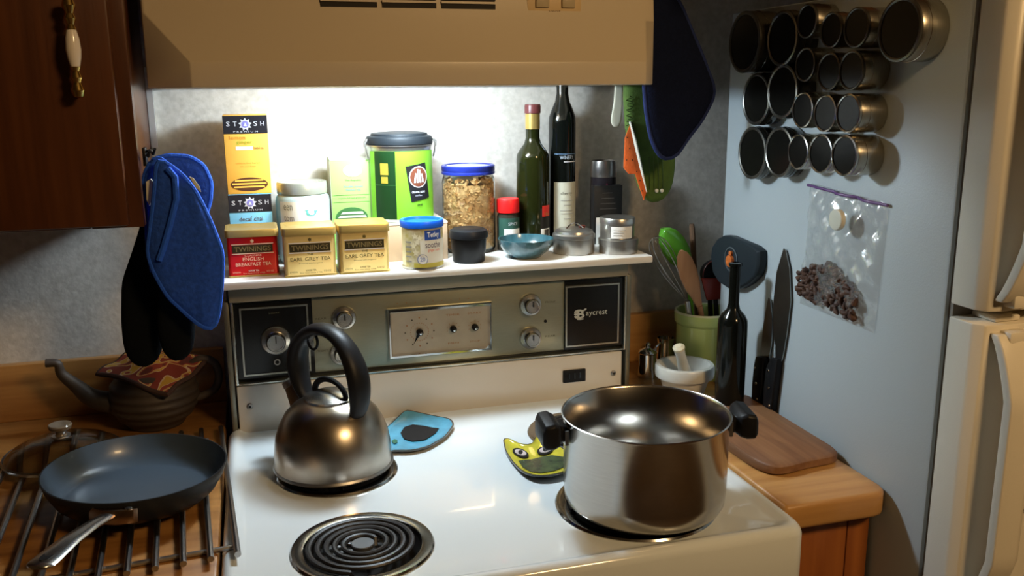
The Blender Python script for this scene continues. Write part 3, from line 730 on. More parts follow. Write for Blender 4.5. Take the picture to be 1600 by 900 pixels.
# --- flake jar with blue lid
yc = .014
x, r, zt = cylfit(691, 774, 254, yc, 320)
t = thing('storage_jar', 'tall glass jar of golden cereal flakes with a dark blue screw lid', 'jar', (x, yc, ZS+.0004)); H = zt-ZS
part('glass', MB().lathe([(0, 0), (r*.93, 0), (r, .008), (r, H*.80), (r*.96, H*.86), (r*.92, H*.89), (r*.92, H*.96), (r*.90, H*.96), (r*.90, H*.885), (r*.975, H*.795), (r*.975, .010), (r*.9, .004), (0, .004)], 56), mat('jar_glass', (.93, .97, .95), .04, trans=1., ior=1.3), t)
lid = part('lid', MB().lathe([(r*.97, H*.895), (r*1.0, H*.90), (r*1.0, H*.925), (r*.98, H*.93), (r*1.0, H*.94), (r*1.0, H*.99), (r*.97, H), (r*.88, H*.997), (r*.86, H*.985), (0, H*.985)], 56), mat('navy_lid', (.02, .035, .28), .3, .3), t)
part('lid_disc', MB().lathe([(0, H*.990), (r*.80, H*.990), (r*.82, H*.986)], 40), mat('lid_pale_disc', (.50, .55, .62), .3, .5), t)
flake = mat('cereal_flakes', (.85, .56, .26), .6, vscale=60, col2=(.55, .29, .10))
mb = MB()
rnd = random.Random(3)
mb.lathe([(0, .006), (r*.86, .006), (r*.88, H*.78), (0, H*.80)], 32)
for k in range(620):
    a = rnd.uniform(pi*.75, 2.25*pi); z = rnd.uniform(.012, H*.84); rr = r*rnd.uniform(.86, .92)*(1 if z < H*.8 else .93)
    s = rnd.uniform(.005, .009); c = Vector((rr*cos(a), rr*sin(a), z)); q = Matrix.Rotation(rnd.uniform(0, 6.28), 3, 'Z') @ Matrix.Rotation(rnd.uniform(0, 3.14), 3, 'X')
    n = 7; v = [c+q@Vector((s*cos(2*pi*i/n)*rnd.uniform(.7, 1.1), s*sin(2*pi*i/n)*rnd.uniform(.5, 1), s*.35*sin(4*pi*i/n))) for i in range(n)]+[c+q@Vector((0, 0, s*.3))]
    v = [Vector((p.x, p.y, p.z)) if sqrt(p.x**2+p.y**2) < r*.95 else Vector((p.x*r*.95/sqrt(p.x**2+p.y**2), p.y*r*.95/sqrt(p.x**2+p.y**2), p.z)) for p in v]
    mb.add(v, [(i, (i+1) % n, n) for i in range(n)])
o = part('flakes', mb, flake, t, smooth=0); o['kind'] = 'stuff'

# --- black lidded cup
yc = -.096
x, r, zt = cylfit(701, 763, 352, yc, 372)
t = thing('black_container', 'small black tapered container with a rounded lid before the cereal jar', 'container', (x, yc, ZS+.0004)); H = zt-ZS
bp = mat('black_satin_plastic', (.008, .008, .009), .40)
part('cup', MB().lathe([(0, 0), (r*.78, 0), (r*.82, .003), (r*.84, H*.30), (r*.87, H*.33), (r*.90, H*.70), (0, H*.70)], 40), bp, t)
part('lid', MB().lathe([(r*.90, H*.71), (r, H*.74), (r, H*.84), (r*.93, H*.95), (r*.78, H), (0, H*.98)], 40), bp, t)

# --- red capped spice bottle
yc = -.005
x, r, zt = cylfit(776, 811, 308, yc, 322)
t = thing('spice_bottle', 'small spice bottle with a red cap behind the blue bowl', 'spice bottle', (x, yc, ZS+.0004)); H = zt-ZS
part('bottle', MB().lathe([(0, 0), (r*.95, 0), (r*.98, .003), (r*.98, H*.66), (r*.85, H*.72), (r*.85, H*.76)], 32), mat('dark_spice_glass', (.035, .03, .022), .12), t)
part('cap', MB().lathe([(r*1.0, H*.735), (r*1.02, H*.75), (r*1.02, H*.97), (r*.96, H), (0, H)], 32), mat('red_cap', (.72, .012, .012), .35), t)
lb = cpatch(t, 'label', r, -1.2, 1.2, H*.12, H*.64, mat('label_dark_teal', (.02, .07, .05), .5))
cpatch(lb, 'white_field', r+.0006, -.62, 1.0, H*.14, H*.43, W)
ctext(lb, 'SPICE', r+.0010, .2, H*.53, .020, .006, silverp)
for k in range(3): cpatch(lb, 'small_print', r+.0010, -.45, .85, H*(.19+.07*k), H*(.20+.07*k), gp, 6)

# --- wine bottles
def bottle(t, r, H, zsh, rn, m, znb=None):
    part('glass', MB().lathe([(0, 0), (r*.95, 0), (r, .006), (r, zsh*.90), (r*.97, zsh*.95), (r*.80, zsh*1.0), (rn*1.25, zsh*1.06), (rn, zsh*1.12), (rn, H*.985), (0, H*.985)], 44), m, t)
green_glass = mat('olive_bottle_glass', (.012, .014, .003), .10); dark_glass = mat('dark_bottle_glass', (.004, .005, .004), .08)
yc = .018
x, r, _ = cylfit(807, 858, 162, yc, 300); zt = P(832, 163, 1, yc).z; H = zt-ZS
t = thing('wine_bottle', 'olive green wine bottle with a gold neck band and red capsule', 'bottle', (x, yc, ZS+.0004))
zsh = P(832, 234, 1, yc).z-ZS; rn = .0135
bottle(t, r, H, zsh, rn, green_glass)
part('neck_band', MB().lathe([(rn+.0003, H-.047), (rn+.0008, H-.047), (rn+.0008, H-.018), (rn+.0003, H-.018)], 28), gold, t)
part('capsule', MB().lathe([(rn+.0005, H-.0175), (rn+.0022, H-.017), (rn+.0022, H-.003), (rn+.001, H)], 28), mat('capsule_red', (.13, .03, .03), .35), t)
part('capsule_top', MB().lathe([(rn+.001, H-.001), (rn+.0012, H), (0, H+.0005)], 28), steel_dull, t)
lb = cpatch(t, 'label', r, .18, 1.15, .018, .078, mat('label_black', (.02, .018, .015), .5))
cpatch(lb, 'barcode_field', r+.0006, .20, 1.05, .018, .038, W)
for k in range(9): cpatch(lb, 'barcode_bar', r+.0009, .45+.05*k, .47+.05*k+.012*(k % 3), .021, .036, K, 1)
cpatch(lb, 'red_label', r+.0006, .30, 1.05, .062, .083, mat('label_red', (.70, .03, .02), .5))
ctext(lb, 'Elan', r+.0010, .66, .067, .014, .006, mat('print_gold', (.34, .26, .03), .45), bold=.02)
yc = .030
x, r, _ = cylfit(857, 899, 200, yc, 300)
H = .325; t = thing('sherry_bottle', 'slim tall dark bottle with a cream cherry label reaching behind the hood', 'bottle', (x, yc, ZS+.0004))
zsh = P(878, 172, 1, yc).z-ZS
bottle(t, r, H, zsh, .0115, dark_glass)
lb = cpatch(t, 'label', r, -.95, 1.25, .012, P(878, 283, 1, yc).z-ZS, mat('label_cream', (.52, .52, .42), .55))
zl = P(878, 300, 1, yc).z-ZS
ctext(lb, 'cherry', r+.0006, .02, zl-.001, .024, .008, K)
for k, (q, ww) in enumerate(((.014, .5), (.023, .3), (.034, .55), (.040, .5), (.050, .3))): cpatch(lb, 'small_print', r+.0006, .1-ww, .1+ww, zl-q-.001, zl-q, gp, 5)
zl2 = P(878, 245, 1, yc).z-ZS
ctext(t, 'WINERY', r+.0005, .05, zl2, .030, .007, mat('print_blue_white', (.35, .42, .5), .5), bold=.01)
cpatch(t, 'band', r+.0004, -.9, 1.1, zl2+.006, zl2+.0075, mat('print_blue_dim', (.08, .15, .25), .5)); cpatch(t, 'band', r+.0004, -.2, 1.1, zl2-.009, zl2-.0075, silverp)

# --- blue bowl
yc = -.090
x, r, zt = cylfit(778, 865, 362, yc, 375)
zt = P(790, 374, 1, yc).z; H = zt-ZS
t = thing('bowl', 'small blue-green ribbed ceramic bowl at the front of the shelf', 'bowl', (x, yc, ZS+.0004))
ceram = mat('blue_green_glaze', (.045, .13, .16), .22, coat=.6, var=.35, vscale=30, stretch=(3, 3, .6))
mb = MB(); seg = 72
prof = [(r*.50, 0), (r*.55, .001), (r*.60, .004), (r*.80, H*.35), (r*.95, H*.70), (r, H), (r*.965, H*.995), (r*.90, H*.66), (r*.72, H*.3), (r*.45, H*.15), (0, H*.13)]
mb.lathe(prof, seg)
for i, p in enumerate(mb.v):
    j = i//seg; k = i % seg
    if 2 < j < 5: q = 1+.012*(1 if k % 3 == 0 else 0); mb.v[i] = (p[0]*q, p[1]*q, p[2])
part('body', mb, ceram, t)
o = mesh_obj('garlic_cloves', MB().lathe([(0, -.008), (.008, -.007), (.011, 0), (.006, .008), (.0, .013)], 12, (-.006, -.004, 0)).lathe([(0, -.006), (.007, -.005), (.009, 0), (.004, .008), (0, .011)], 12, (.010, .006, 0)), mat('garlic_white', (.78, .74, .66), .5), None)
o.location = (x, yc, ZS+H*.13+.016+.0); o.location.z = ZS+H*.13+.010
tag(o, 'pale garlic cloves lying in the blue bowl', 'garlic')
for k in range(1): pass

# --- grey tin with flip handle, stacked tins
tinm = mat('tin_metal', (.46, .44, .40), .3, .9, var=.15, vscale=30)
yc = -.074
x, r, zt = cylfit(864, 929, 352, yc, 375); zt = P(897, 357, 1, yc).z; H = zt-ZS
t = thing('round_tin', 'wide round grey metal tin with a raised handle on the lid', 'tin', (x, yc, ZS+.0004))
part('body', MB().lathe([(0, 0), (r*.97, 0), (r, .003), (r, H*.66), (0, H*.66)], 48), tinm, t)
part('lid', MB().lathe([(r*1.0, H*.62), (r*1.03, H*.64), (r*1.02, H*.78), (r*.93, H*.84), (r*.90, H*.93), (r*.70, H), (0, H)], 48), tinm, t)
part('lid_handle', MB().tube([(-.016+.032*q, -.004, H+.001+.010*sin(pi*q)) for q in [i/12 for i in range(13)]], .0022, 8, flat=.6), chrome, t)
part('lid_knob', MB().lathe([(.006, H-.001), (.007, H+.004), (0, H+.006)], 18, (.018, .004, 0)), mat('red_brown_knob', (.12, .03, .02), .4), t)
yc = -.096
x, r, zt = cylfit(935, 997, 375, yc, 388); z1 = P(966, 377, 1, yc-r).z; H = z1-ZS
t = thing('round_tin', 'flat round metal tin at the right end of the shelf, beneath the labelled tin', 'tin', (x, yc, ZS+.0004), group=None)
part('body', MB().lathe([(0, 0), (r*.97, 0), (r*.98, .002), (r*.98, H*.6), (0, H*.6)], 48), tinm, t)
part('lid', MB().lathe([(r*.98, H*.55), (r*1.01, H*.57), (r*1.01, H*.95), (r*.97, H), (0, H)], 48), tinm, t)
yc2 = -.092
x2, r2, _ = cylfit(937, 992, 335, yc2, 352); z2 = P(966, 340, 1, yc2-r2*.2).z; H2 = z2-z1
t = thing('round_tin', 'round metal tin with a white label stacked on the flat tin', 'tin', (x2, yc2, z1+.0008))
part('body', MB().lathe([(0, 0), (r2*.97, 0), (r2*.98, .002), (r2*.98, H2*.72), (0, H2*.72)], 48), tinm, t)
part('lid', MB().lathe([(r2*.98, H2*.68), (r2*1.01, H2*.70), (r2*1.01, H2*.95), (r2*.97, H2), (r2*.90, H2*.985), (0, H2*.985)], 48), tinm, t)
lb = cpatch(t, 'label', r2, -.75, .55, H2*.05, H2*.62, paper)
for k in range(3): cpatch(lb, 'small_print', r2+.0006, -.6, .1-.1*k, H2*(.44-.12*k), H2*(.46-.12*k), gp, 5)

# --- black tall canister and small black carton
yc = .030
x, r, zt = cylfit(922, 963, 249, yc, 290); H = zt-ZS
t = thing('tea_canister', 'tall black canister with a silver lid behind the stacked tins', 'canister', (x, yc, ZS+.0004))
blk = mat('black_canister_paint', (.016, .012, .014), .35)
part('body', MB().lathe([(0, 0), (r*.97, 0), (r*.98, .003), (r*.98, H*.84), (0, H*.84)], 40), blk, t)
part('lid', MB().lathe([(r*.98, H*.80), (r*1.01, H*.81), (r*1.0, H*.93), (r*.93, H), (r*.86, H*.985), (0, H*.985)], 40), mat('dull_silver_lid', (.30, .28, .26), .3, .9), t)
cblob(t, 'emblem', r+.0004, -.1, H*.68, [(-.009, -.008), (.009, -.008), (0, .010)], mat('print_maroon', (.10, .012, .03), .5))
cblob(t, 'emblem', r+.0008, -.1, H*.665, [(-.004, -.003), (.004, -.003), (0, .004)], blk)
t, w_, h_, yf = box_thing('small_carton', 'small black carton with a white lower label beside the black canister', 'box', 928, 972, 290, -.004, .018, ZS, None)
part('carton', MB().box(-w_/2, w_/2, yf, yf+.018, 0, h_), mat('black_carton', (.014, .013, .012), .5, bump=.3, bscale=90), t, .0008)
slab(t, 'label', -w_*.42, w_*.5, .0, h_*.46, yf, paper)
text(t, 'SPICE MIX', 0, h_*.40, w_*.5, .004, gp, y=yf-.0007)
for k in range(4): slab(t, 'pattern', -w_*.3+.002*k, w_*.3-.003*k, h_*(.6+.09*k), h_*(.61+.09*k), yf, mat('print_dim_grey', (.06, .06, .055), .5))

# ================================================================== ON THE STOVE
CT = .9085
# kettle
kx, ky, kr = -.2165, -.302, .0915
t = thing('kettle', 'brushed steel domed kettle with a black arched handle on the back left burner', 'kettle', (kx, ky, .9180))
k_st = mat('kettle_steel', (.56, .51, .44), .29, 1., var=.35, vscale=11, col2=(.36, .29, .21), detail=7)
part('body', MB().lathe([(0, .0), (kr*.94, 0), (kr*1.01, .004), (kr*1.01, .007), (kr, .009), (kr*1.0, .022), (kr*.985, .036), (kr*.955, .053), (kr*.89, .071), (kr*.79, .088), (kr*.65, .101), (kr*.50, .109), (kr*.42, .112)], 72), k_st, t)
part('base_band', MB().lathe([(kr*1.012, .0015), (kr*1.03, .004), (kr*1.012, .0075)], 72), steel_dull, t)
lid = part('lid', MB().lathe([(kr*.45, .110), (kr*.45, .1145), (kr*.38, .117), (kr*.22, .1225), (0, .125)], 48), steel, t)
# loop on the lid
aK = radians(-54)   # handle plane turned a little
dx, dy = cos(aK), sin(aK)
def kp(s, z, o=0.): return (s*dx-o*dy, s*dy+o*dx, z)
part('lid_loop', MB().tube([kp(.036*cos(a), .1165+.024*sin(a)) for a in [pi*i/16 for i in range(17)]], .0052, 10, flat=.8), black_plastic, lid)
# arched handle: thick elliptical strap
pts = []; rad = []
key = [(-.052, .098, .010), (-.060, .114, .0125), (-.0665, .140, .0145), (-.065, .166, .0150), (-.054, .190, .0145), (-.034, .208, .0130), (-.008, .2165, .0120), (.018, .211, .0120), (.038, .196, .0130), (.053, .172, .0145), (.0605, .145, .0150), (.0605, .118, .0140), (.0560, .098, .0115), (.0500, .088, .0085)]
def catmull(ks, n=5):
    out = []
    for i in range(len(ks)-1):
        p0, p1, p2, p3 = ks[max(i-1, 0)], ks[i], ks[i+1], ks[min(i+2, len(ks)-1)]
        for j in range(n):
            u = j/n; out.append(tuple(.5*((2*b)+(-a+c)*u+(2*a-5*b+4*c-d)*u*u+(-a+3*b-3*c+d)*u**3) for a, b, c, d in zip(p0, p1, p2, p3)))
    out.append(tuple(ks[-1])); return out
ck = catmull([(a*1.12, b*1.01+.002, c) for a, b, c in key])
hd = part('handle', MB().tube([kp(a, b) for a, b, c in ck], [c*1.35 for a, b, c in ck], 16, flat=.60, up=(dx, dy, 0)), black_plastic, t)
part('spout_trigger', MB().tube([kp(-.030+.0115*cos(a), .199+.0135*sin(a), -.004) for a in [2*pi*i/20 for i in range(20)]], .0022, 8, closed=True), black_plastic, hd)
sp0 = Vector(kp(-.064, .062, .0)); sp1 = Vector(kp(-.098, .112, .004))
d_ = (sp1-sp0).normalized()
part('spout', MB().tube([sp0, sp0.lerp(sp1, .5), sp1], [.021, .0155, .0135], 20, up=(0, 1, 0), cap=False), k_st, t)
part('spout_cap', MB().tube([sp1-d_*.004, sp1+d_*.006, sp1+d_*.010], [.0148, .0150, .010], 20, up=(0, 1, 0)), steel_dull, t)
part('handle_mount', MB().tube([kp(-.056, .088), kp(-.060, .104)], [.013, .010], 14), black_plastic, t)

# stock pot
px_, py_, pr_ = .199, -.566, .1175
t = thing('stock_pot', 'large open stainless steel pot with two black side handles on the front right burner', 'pot', (px_, py_, .9180))
pot_m = mat('pot_steel', (.50, .48, .45), .19, 1., aniso=.6, var=.08, vscale=40, stretch=(1, 1, 20))
PH = .1345
part('body', MB().lathe([(0, 0), (pr_*.84, 0), (pr_*.93, .004), (pr_*.965, .012), (pr_*.98, .030), (pr_*.985, PH-.004), (pr_*1.012, PH-.001), (pr_*1.014, PH+.0008), (pr_*1.0, PH+.0015), (pr_*.970, PH-.002), (pr_*.965, .030), (pr_*.94, .012), (pr_*.86, .004), (0, .0035)], 96), pot_m, t, smooth=50)
for s, aa in ((-1, radians(180-6)), (1, radians(-12))):
    ca, sa = cos(aa), sin(aa)
    def hpnt(rad_, tan_, z): return (rad_*ca-tan_*sa, rad_*sa+tan_*ca, z)
    # grip: a block of rounded section, wider at the outer end, sloping down
    secs = [(pr_*.99, .016, PH-.030, PH-.008), (pr_+.008, .017, PH-.030, PH-.006), (pr_+.012, .028, PH-.032, PH-.001), (pr_+.020, .0315, PH-.034, PH+.003), (pr_+.032, .0315, PH-.034, PH+.001), (pr_+.036, .028, PH-.030, PH-.006)]
    rs = []
    for rd, hw, z0, z1 in secs:
        c = .004
        rs.append([hpnt(rd, -hw+c, z0), hpnt(rd, hw-c, z0), hpnt(rd, hw, z0+c), hpnt(rd, hw, z1-c), hpnt(rd, hw-c, z1), hpnt(rd, -hw+c, z1), hpnt(rd, -hw, z1-c), hpnt(rd, -hw, z0+c)])
    hd = part('handle', MB().rings(rs), black_plastic, t, .0012, smooth=40)
    part('bracket', MB().rings([[hpnt(r_, y_, z_) for y_, z_ in ((-.019, PH-.033), (.019, PH-.033), (.019, PH-.012), (-.019, PH-.012))] for r_ in (pr_*.985, pr_+.003)]), steel_dull, hd)

# ceramic spoon rests
def tray(name, label, outline, T, base, m_out, m_in, h=.012, group=None):
    """outline in world x, y"""
    n = 56; lp = resample(outline, n, 1)
    cx = sum(p[0] for p in lp)/n; cy = sum(p[1] for p in lp)/n
    t = thing(name, label, 'spoon rest', (cx, cy, base))
    lp = [(x-cx, y-cy) for x, y in lp]
    far = max(sqrt(x*x+y*y) for x, y in lp)
    def lift_(x, y): return h*(.35+.65*(sqrt(x*x+y*y)/far)**2)
    def sc(s, z=None, dz=0): return [(x*s, y*s, (lift_(x, y)+dz) if z is None else z) for x, y in lp]
    part('body', MB().rings([sc(.80, 0), sc(.93, None, -.004), sc(1.0, None, -.001), sc(1.0, None, 0.0015), sc(.965, None, .0015)], True, False), m_out, t, smooth=60)
    part('glaze', MB().rings([sc(.968, None, .0014), sc(.93, None, -.0005), sc(.80, .0050), sc(.55, .0036), sc(.02, .0036)], False, True), m_in, t, smooth=60)
    return t, lambda X, Y: (X-cx, Y-cy)
def up2(u, v, z): p = P(u, v, 2, z); return (p.x, p.y)
blue_gl = mat('blue_glaze', (.10, .42, .62), .15, coat=.6, var=.25, vscale=45); dk_edge = mat('dark_glaze_edge', (.03, .035, .03), .25, coat=.5)
ol = [up2(u, v, CT+.010) for u, v in ((560, 712), (570, 690), (600, 668), (634, 641), (662, 646), (704, 654), (711, 662), (697, 680), (668, 697), (640, 703), (612, 702), (585, 716))]
t, tl = tray('spoon_rest', 'turquoise ceramic spoon rest with a dark oval behind the kettle', ol, None, CT+.0004, dk_edge, blue_gl, .011)
def ground_shape(t, tl, name, pts, z, m, z0=CT+.005):
    q = [tl(*up2(u, v, z0)) for u, v in pts]
    return part(name, MB().rings([[(x, y, z) for x, y in q], [(x, y, z+.0006) for x, y in q]]), m, t, smooth=0)
ground_shape(t, tl, 'dark_motif', [(626, 677), (632, 668), (645, 664), (662, 666), (676, 669), (686, 670), (680, 678), (664, 688), (644, 690), (631, 686)], .0052, K)
ground_shape(t, tl, 'spot', [(612, 690), (616, 687), (621, 688), (621, 692), (616, 694)], .0052, mat('glaze_green', (.04, .16, .10), .2))
yel = mat('yellow_glaze', (.68, .58, .05), .15, coat=.6, var=.18, vscale=50)
c6 = lambda x, y: (760+x/2.812, 580+y/2.812)
ol = [up2(*c6(x, y), CT+.010) for x, y in ((72, 296), (100, 293), (125, 305), (165, 316), (203, 312), (212, 290), (235, 276), (262, 284), (300, 312), (345, 335), (385, 385), (380, 425), (340, 448), (290, 462), (230, 466), (190, 458), (150, 432), (110, 385), (82, 340))]
t, tl = tray('spoon_rest', 'yellow ceramic spoon rest painted with two eyes, left of the steel pot', ol, None, CT+.0004, dk_edge, yel, .010)
for (cx, cy) in ((150, 362), (258, 350)):
    e = ground_shape(t, tl, 'painted_eye', [c6(cx+36*cos(a)+8*sin(a)*0, cy+19*sin(a)+10*cos(a)*(1 if cx < 200 else -.6)) for a in [2*pi*i/16 for i in range(16)]], .0056, K)
    ground_shape(t, tl, 'painted_eye', [c6(cx+26*cos(a), cy+12*sin(a)+6*cos(a)*(1 if cx < 200 else -.6)) for a in [2*pi*i/16 for i in range(16)]], .0063, mat('glaze_pale_pink', (.62, .52, .50), .2))
    ground_shape(t, tl, 'painted_eye', [c6(cx+10*cos(a), cy+9*sin(a)) for a in [2*pi*i/12 for i in range(12)]], .0070, K)
ground_shape(t, tl, 'dark_motif', [c6(*p) for p in ((140, 396), (200, 390), (245, 378), (290, 372), (345, 380), (350, 420), (300, 440), (240, 450), (195, 445), (160, 425))], .0054, mat('glaze_dark_green', (.07, .10, .045), .2, vscale=60, col2=(.02, .035, .03)))

# ================================================================== LEFT COUNTER
# steel rod trivet
TA = radians(4.0); ca, sa = cos(TA), sin(TA)
t = thing('rod_trivet', 'stainless steel rod rack lying on the left wooden worktop', 'trivet', (-.55, -.36, .914), rz=TA)
rod_m = mat('rod_steel', (.42, .40, .38), .28, 1.)
for yb in (-.186, .212): part('cross_rod', MB().tube([(-.30, yb, .0042), (.177 if yb < 0 else .153, yb, .0042)], .0036, 10), rod_m, t)
for k in range(14):
    xr = .1745-.0325*k-(.0 if k else 0)
    part('rod', MB().tube([(xr, -.222, .0118), (xr, .245, .0118)], .0042, 10), rod_m, t)
# frying pan
fx, fy = -.499, -.366; FZ = .9308
t = thing('frying_pan', 'dark grey-blue frying pan with a steel handle resting on the rod rack', 'frying pan', (fx, fy, FZ+.0030), rot=(radians(0), radians(1.8), 0))
pan_out = mat('pan_outside', (.016, .017, .019), .4); pan_inn = mat('pan_nonstick', (.055, .078, .105), .30, coat=.15)
fr_ = .1235; PHh = .044
part('body', MB().lathe([(0, 0), (fr_*.74, 0), (fr_*.80, .002), (fr_*.885, .012), (fr_*.965, .030), (fr_*1.0, PHh), (fr_*1.0, PHh+.0012), (fr_*.985, PHh+.0012)], 80), pan_out, t)
part('inside', MB().lathe([(fr_*.985, PHh+.0013), (fr_*.945, .029), (fr_*.87, .013), (fr_*.80, .0055), (fr_*.76, .0038), (0, .0035)], 80), pan_inn, t)
hdir = atan2(-.105, -.066)
A0 = P(166, 814, 2, FZ+.030); A1 = P(62, 889, 2, FZ+.046)
v0 = Vector((A0.x-fx, A0.y-fy, .032)); v1 = Vector((A1.x-fx, A1.y-fy, .046)); hv = (v1-v0); L_ = hv.length; hv.normalize(); sd = Vector((-hv.y, hv.x, 0)).normalized(); upv = hv.cross(sd)*-1
if upv.z < 0: upv = -upv
rs = []
for q, wd, th in ((-.10, .010, .0045), (.0, .0100, .0045), (.25, .0105, .004), (.6, .0135, .004), (.9, .0165, .004), (1.0, .0165, .0038), (1.05, .0125, .0032), (1.07, .006, .0025)):
    c = v0+hv*(L_*q)+upv*(.004*sin(pi*min(max(q, 0), 1)))
    rs.append([tuple(c+sd*(wd*a)+upv*(th*b)) for a, b in ((-1, 0), (-.8, .7), (0, 1.0), (.8, .7), (1, 0), (.8, -.7), (0, -.8), (-.8, -.7))])
hd = part('handle', MB().rings(rs), steel, t, smooth=60)
c = v0+hv*(L_*.90)+upv*.0043
part('hang_hole', MB().rings([[tuple(c+hv*(.014*cos(a))+sd*(.0062*sin(a))+upv*dz) for a in [2*pi*i/20 for i in range(20)]] for dz in (-.002, .0006)]), K, hd, smooth=30)
part('handle_bracket', MB().rings([[tuple(v0+sd*(.030*a)+hv*(.006*b-.0105-abs(a)**2*.006)+upv*(dz-.002)) for a, b in ((-1, -.3), (-1.1, 0), (-1, .8), (-.3, 1.4), (.3, 1.4), (1, .8), (1.1, 0), (1, -.3))] for dz in (-.010, .009)]), mat('bronze_bracket', (.32, .20, .12), .3, 1.), hd, .001)
for s in (-1, 1):
    part('rivet', MB().lathe([(.0055, 0), (.005, .002), (.0, .0032)], 14, tuple(v0+sd*(.022*s)-hv*.014+upv*.007)), steel, hd)
# glass lid behind the pan
lx, ly, lr = -.632, -.165, .088
t = thing('glass_lid', 'domed glass pan lid with a glass knob behind the frying pan', 'lid', (lx, ly, .9305))
part('dome', MB().lathe([(lr, .0), (lr*.97, .006), (lr*.80, .017), (lr*.5, .027), (.018, .032), (.0, .0325), (0, .0300), (.018, .0295), (lr*.5, .0245), (lr*.80, .0145), (lr*.95, .004)], 64), mat('lid_glass', (.75, .70, .62), .05, trans=1., ior=1.4), t)
part('steel_rim', MB().lathe([(lr*.985, -.001), (lr*1.01, .0), (lr*1.01, .004), (lr*.985, .0065), (lr*.975, .004)], 64, closed=True), steel_dull, t)
part('knob', MB().lathe([(.010, .031), (.0075, .036), (.009, .040), (.0165, .045), (.018, .050), (.0165, .052), (.0, .052)], 28), mat('knob_amber_glass', (.16, .12, .08), .12, coat=.3), t)
part('knob_plate', MB().lathe([(.0, .0335), (.014, .0335), (.0145, .0318), (.0, .031)], 28), steel_dull, t)

# teapot
tx, ty, tr = -.506, -.014, .076
t = thing('teapot', 'dark brown ridged clay teapot with a long curved spout behind the frying pan', 'teapot', (tx, ty, .9142))
clay = mat('dark_clay', (.060, .045, .036), .55, var=.25, vscale=25, bump=.2, bscale=60)
prof = [(0, 0), (tr*.62, 0), (tr*.66, .004)]
for i in range(40):
    z = .006+.094*i/39; a = (z-.055)/.058; base = tr*sqrt(max(0, 1-a*a*.80))
    prof.append((base*(1+.018*sin(z*420)), z))
prof += [(tr*.42, .104), (tr*.40, .110)]
part('body', MB().lathe(prof, 64), clay, t, smooth=60)
part('lid', MB().lathe([(tr*.44, .105), (tr*.42, .109), (tr*.25, .113), (.012, .115), (.010, .117), (.010, .119), (0, .120)], 40), clay, t)
S0 = Vector((-tr*.75, -.01, .045)); tip = P(82, 570, 1, ty-.02)-Vector((tx, ty, .9142))
sp = catmull([(S0.x, S0.y, S0.z, .020), (-.098, -.014, .062, .0165), (-.122, -.016, .088, .0118), (-.142, -.018, .112, .0085), (tip.x+.008, tip.y, tip.z+.001, .0070), (tip.x-.010, tip.y, tip.z+.004, .0075)], 6)
part('spout', MB().tube([q[:3] for q in sp], [q[3] for q in sp], 16, up=(0, 1, 0)), clay, t)
hd_ = catmull([(tr*.72, -.0, .092), (tr*1.05, -.0, .112), (tr*1.38, -.0, .105), (tr*1.48, -.0, .078), (tr*1.34, -.0, .052), (tr*.92, -.0, .040)], 6)
part('handle', MB().tube(hd_, .0072, 12, up=(0, 1, 0)), clay, t)

# patterned pot holder draped over the teapot
def quad_cloth(name, pts, m, parent, T=.006, n=14, sag=None):
    """bilinear patch through four world points a,b,c,d (loop order)"""
    a, b, c, d = [Vector(p) for p in pts]; top = []; 
    for j in range(n+1):
        for i in range(n+1):
            u, v = i/n, j/n; p = (a*(1-u)+b*u)*(1-v)+(d*(1-u)+c*u)*v
            p = p+Vector((0, 0, (sag or 0)*4*u*(1-u)*4*v*(1-v)/4)); top.append(p)
    N = (b-a).cross(d-a).normalized(); N = N if N.z > 0 else -N
    bot = [p-N*T for p in top]; v = top+bot; o = (n+1)**2; f = []
    for j in range(n):
        for i in range(n):
            k = j*(n+1)+i; f.append((k, k+1, k+n+2, k+n+1)); f.append((o+k, o+k+n+1, o+k+n+2, o+k+1))
    def side(l):
        for x, y in zip(l, l[1:]): f.append((x, y, o+y, o+x))
    side(list(range(n+1))); side([i*(n+1)+n for i in range(n+1)]); side([n*(n+1)+i for i in range(n, -1, -1)]); side([i*(n+1) for i in range(n, -1, -1)])
    return part(name, MB().add(v, f), m, parent, smooth=60)
batik = mat('batik_cloth', (.50, .36, .10), .8)
nt = batik.node_tree; b = nt.nodes['Principled BSDF']
tc = nt.nodes.new('ShaderNodeTexCoord'); vo = nt.nodes.new('ShaderNodeTexNoise'); vo.inputs['Scale'].default_value = 26; vo.inputs['Detail'].default_value = 0; vo.inputs['Distortion'].default_value = 1.2
rp = nt.nodes.new('ShaderNodeValToRGB'); rp.color_ramp.interpolation = 'CONSTANT'
els = rp.color_ramp.elements; els[0].position = 0; els[0].color = (.22, .035, .025, 1); els[1].position = .44; els[1].color = (.60, .45, .30, 1)
for p_, c_ in ((.47, (.55, .33, .05, 1)), (.54, (.60, .45, .30, 1)), (.56, (.30, .05, .035, 1)), (.66, (.13, .03, .03, 1))):
    e = els.new(p_); e.color = c_
nt.links.new(tc.outputs['Object'], vo.inputs[0]); nt.links.new(vo.outputs[0], rp.inputs[0]); nt.links.new(rp.outputs[0], b.inputs['Base Color'])
def atp(u, v, y): return P(u, v, 1, y)
c0 = Vector((tx, ty, 1.03))
t = thing('patterned_potholder', 'red and yellow patterned potholder draped over the clay teapot', 'potholder', tuple(c0))
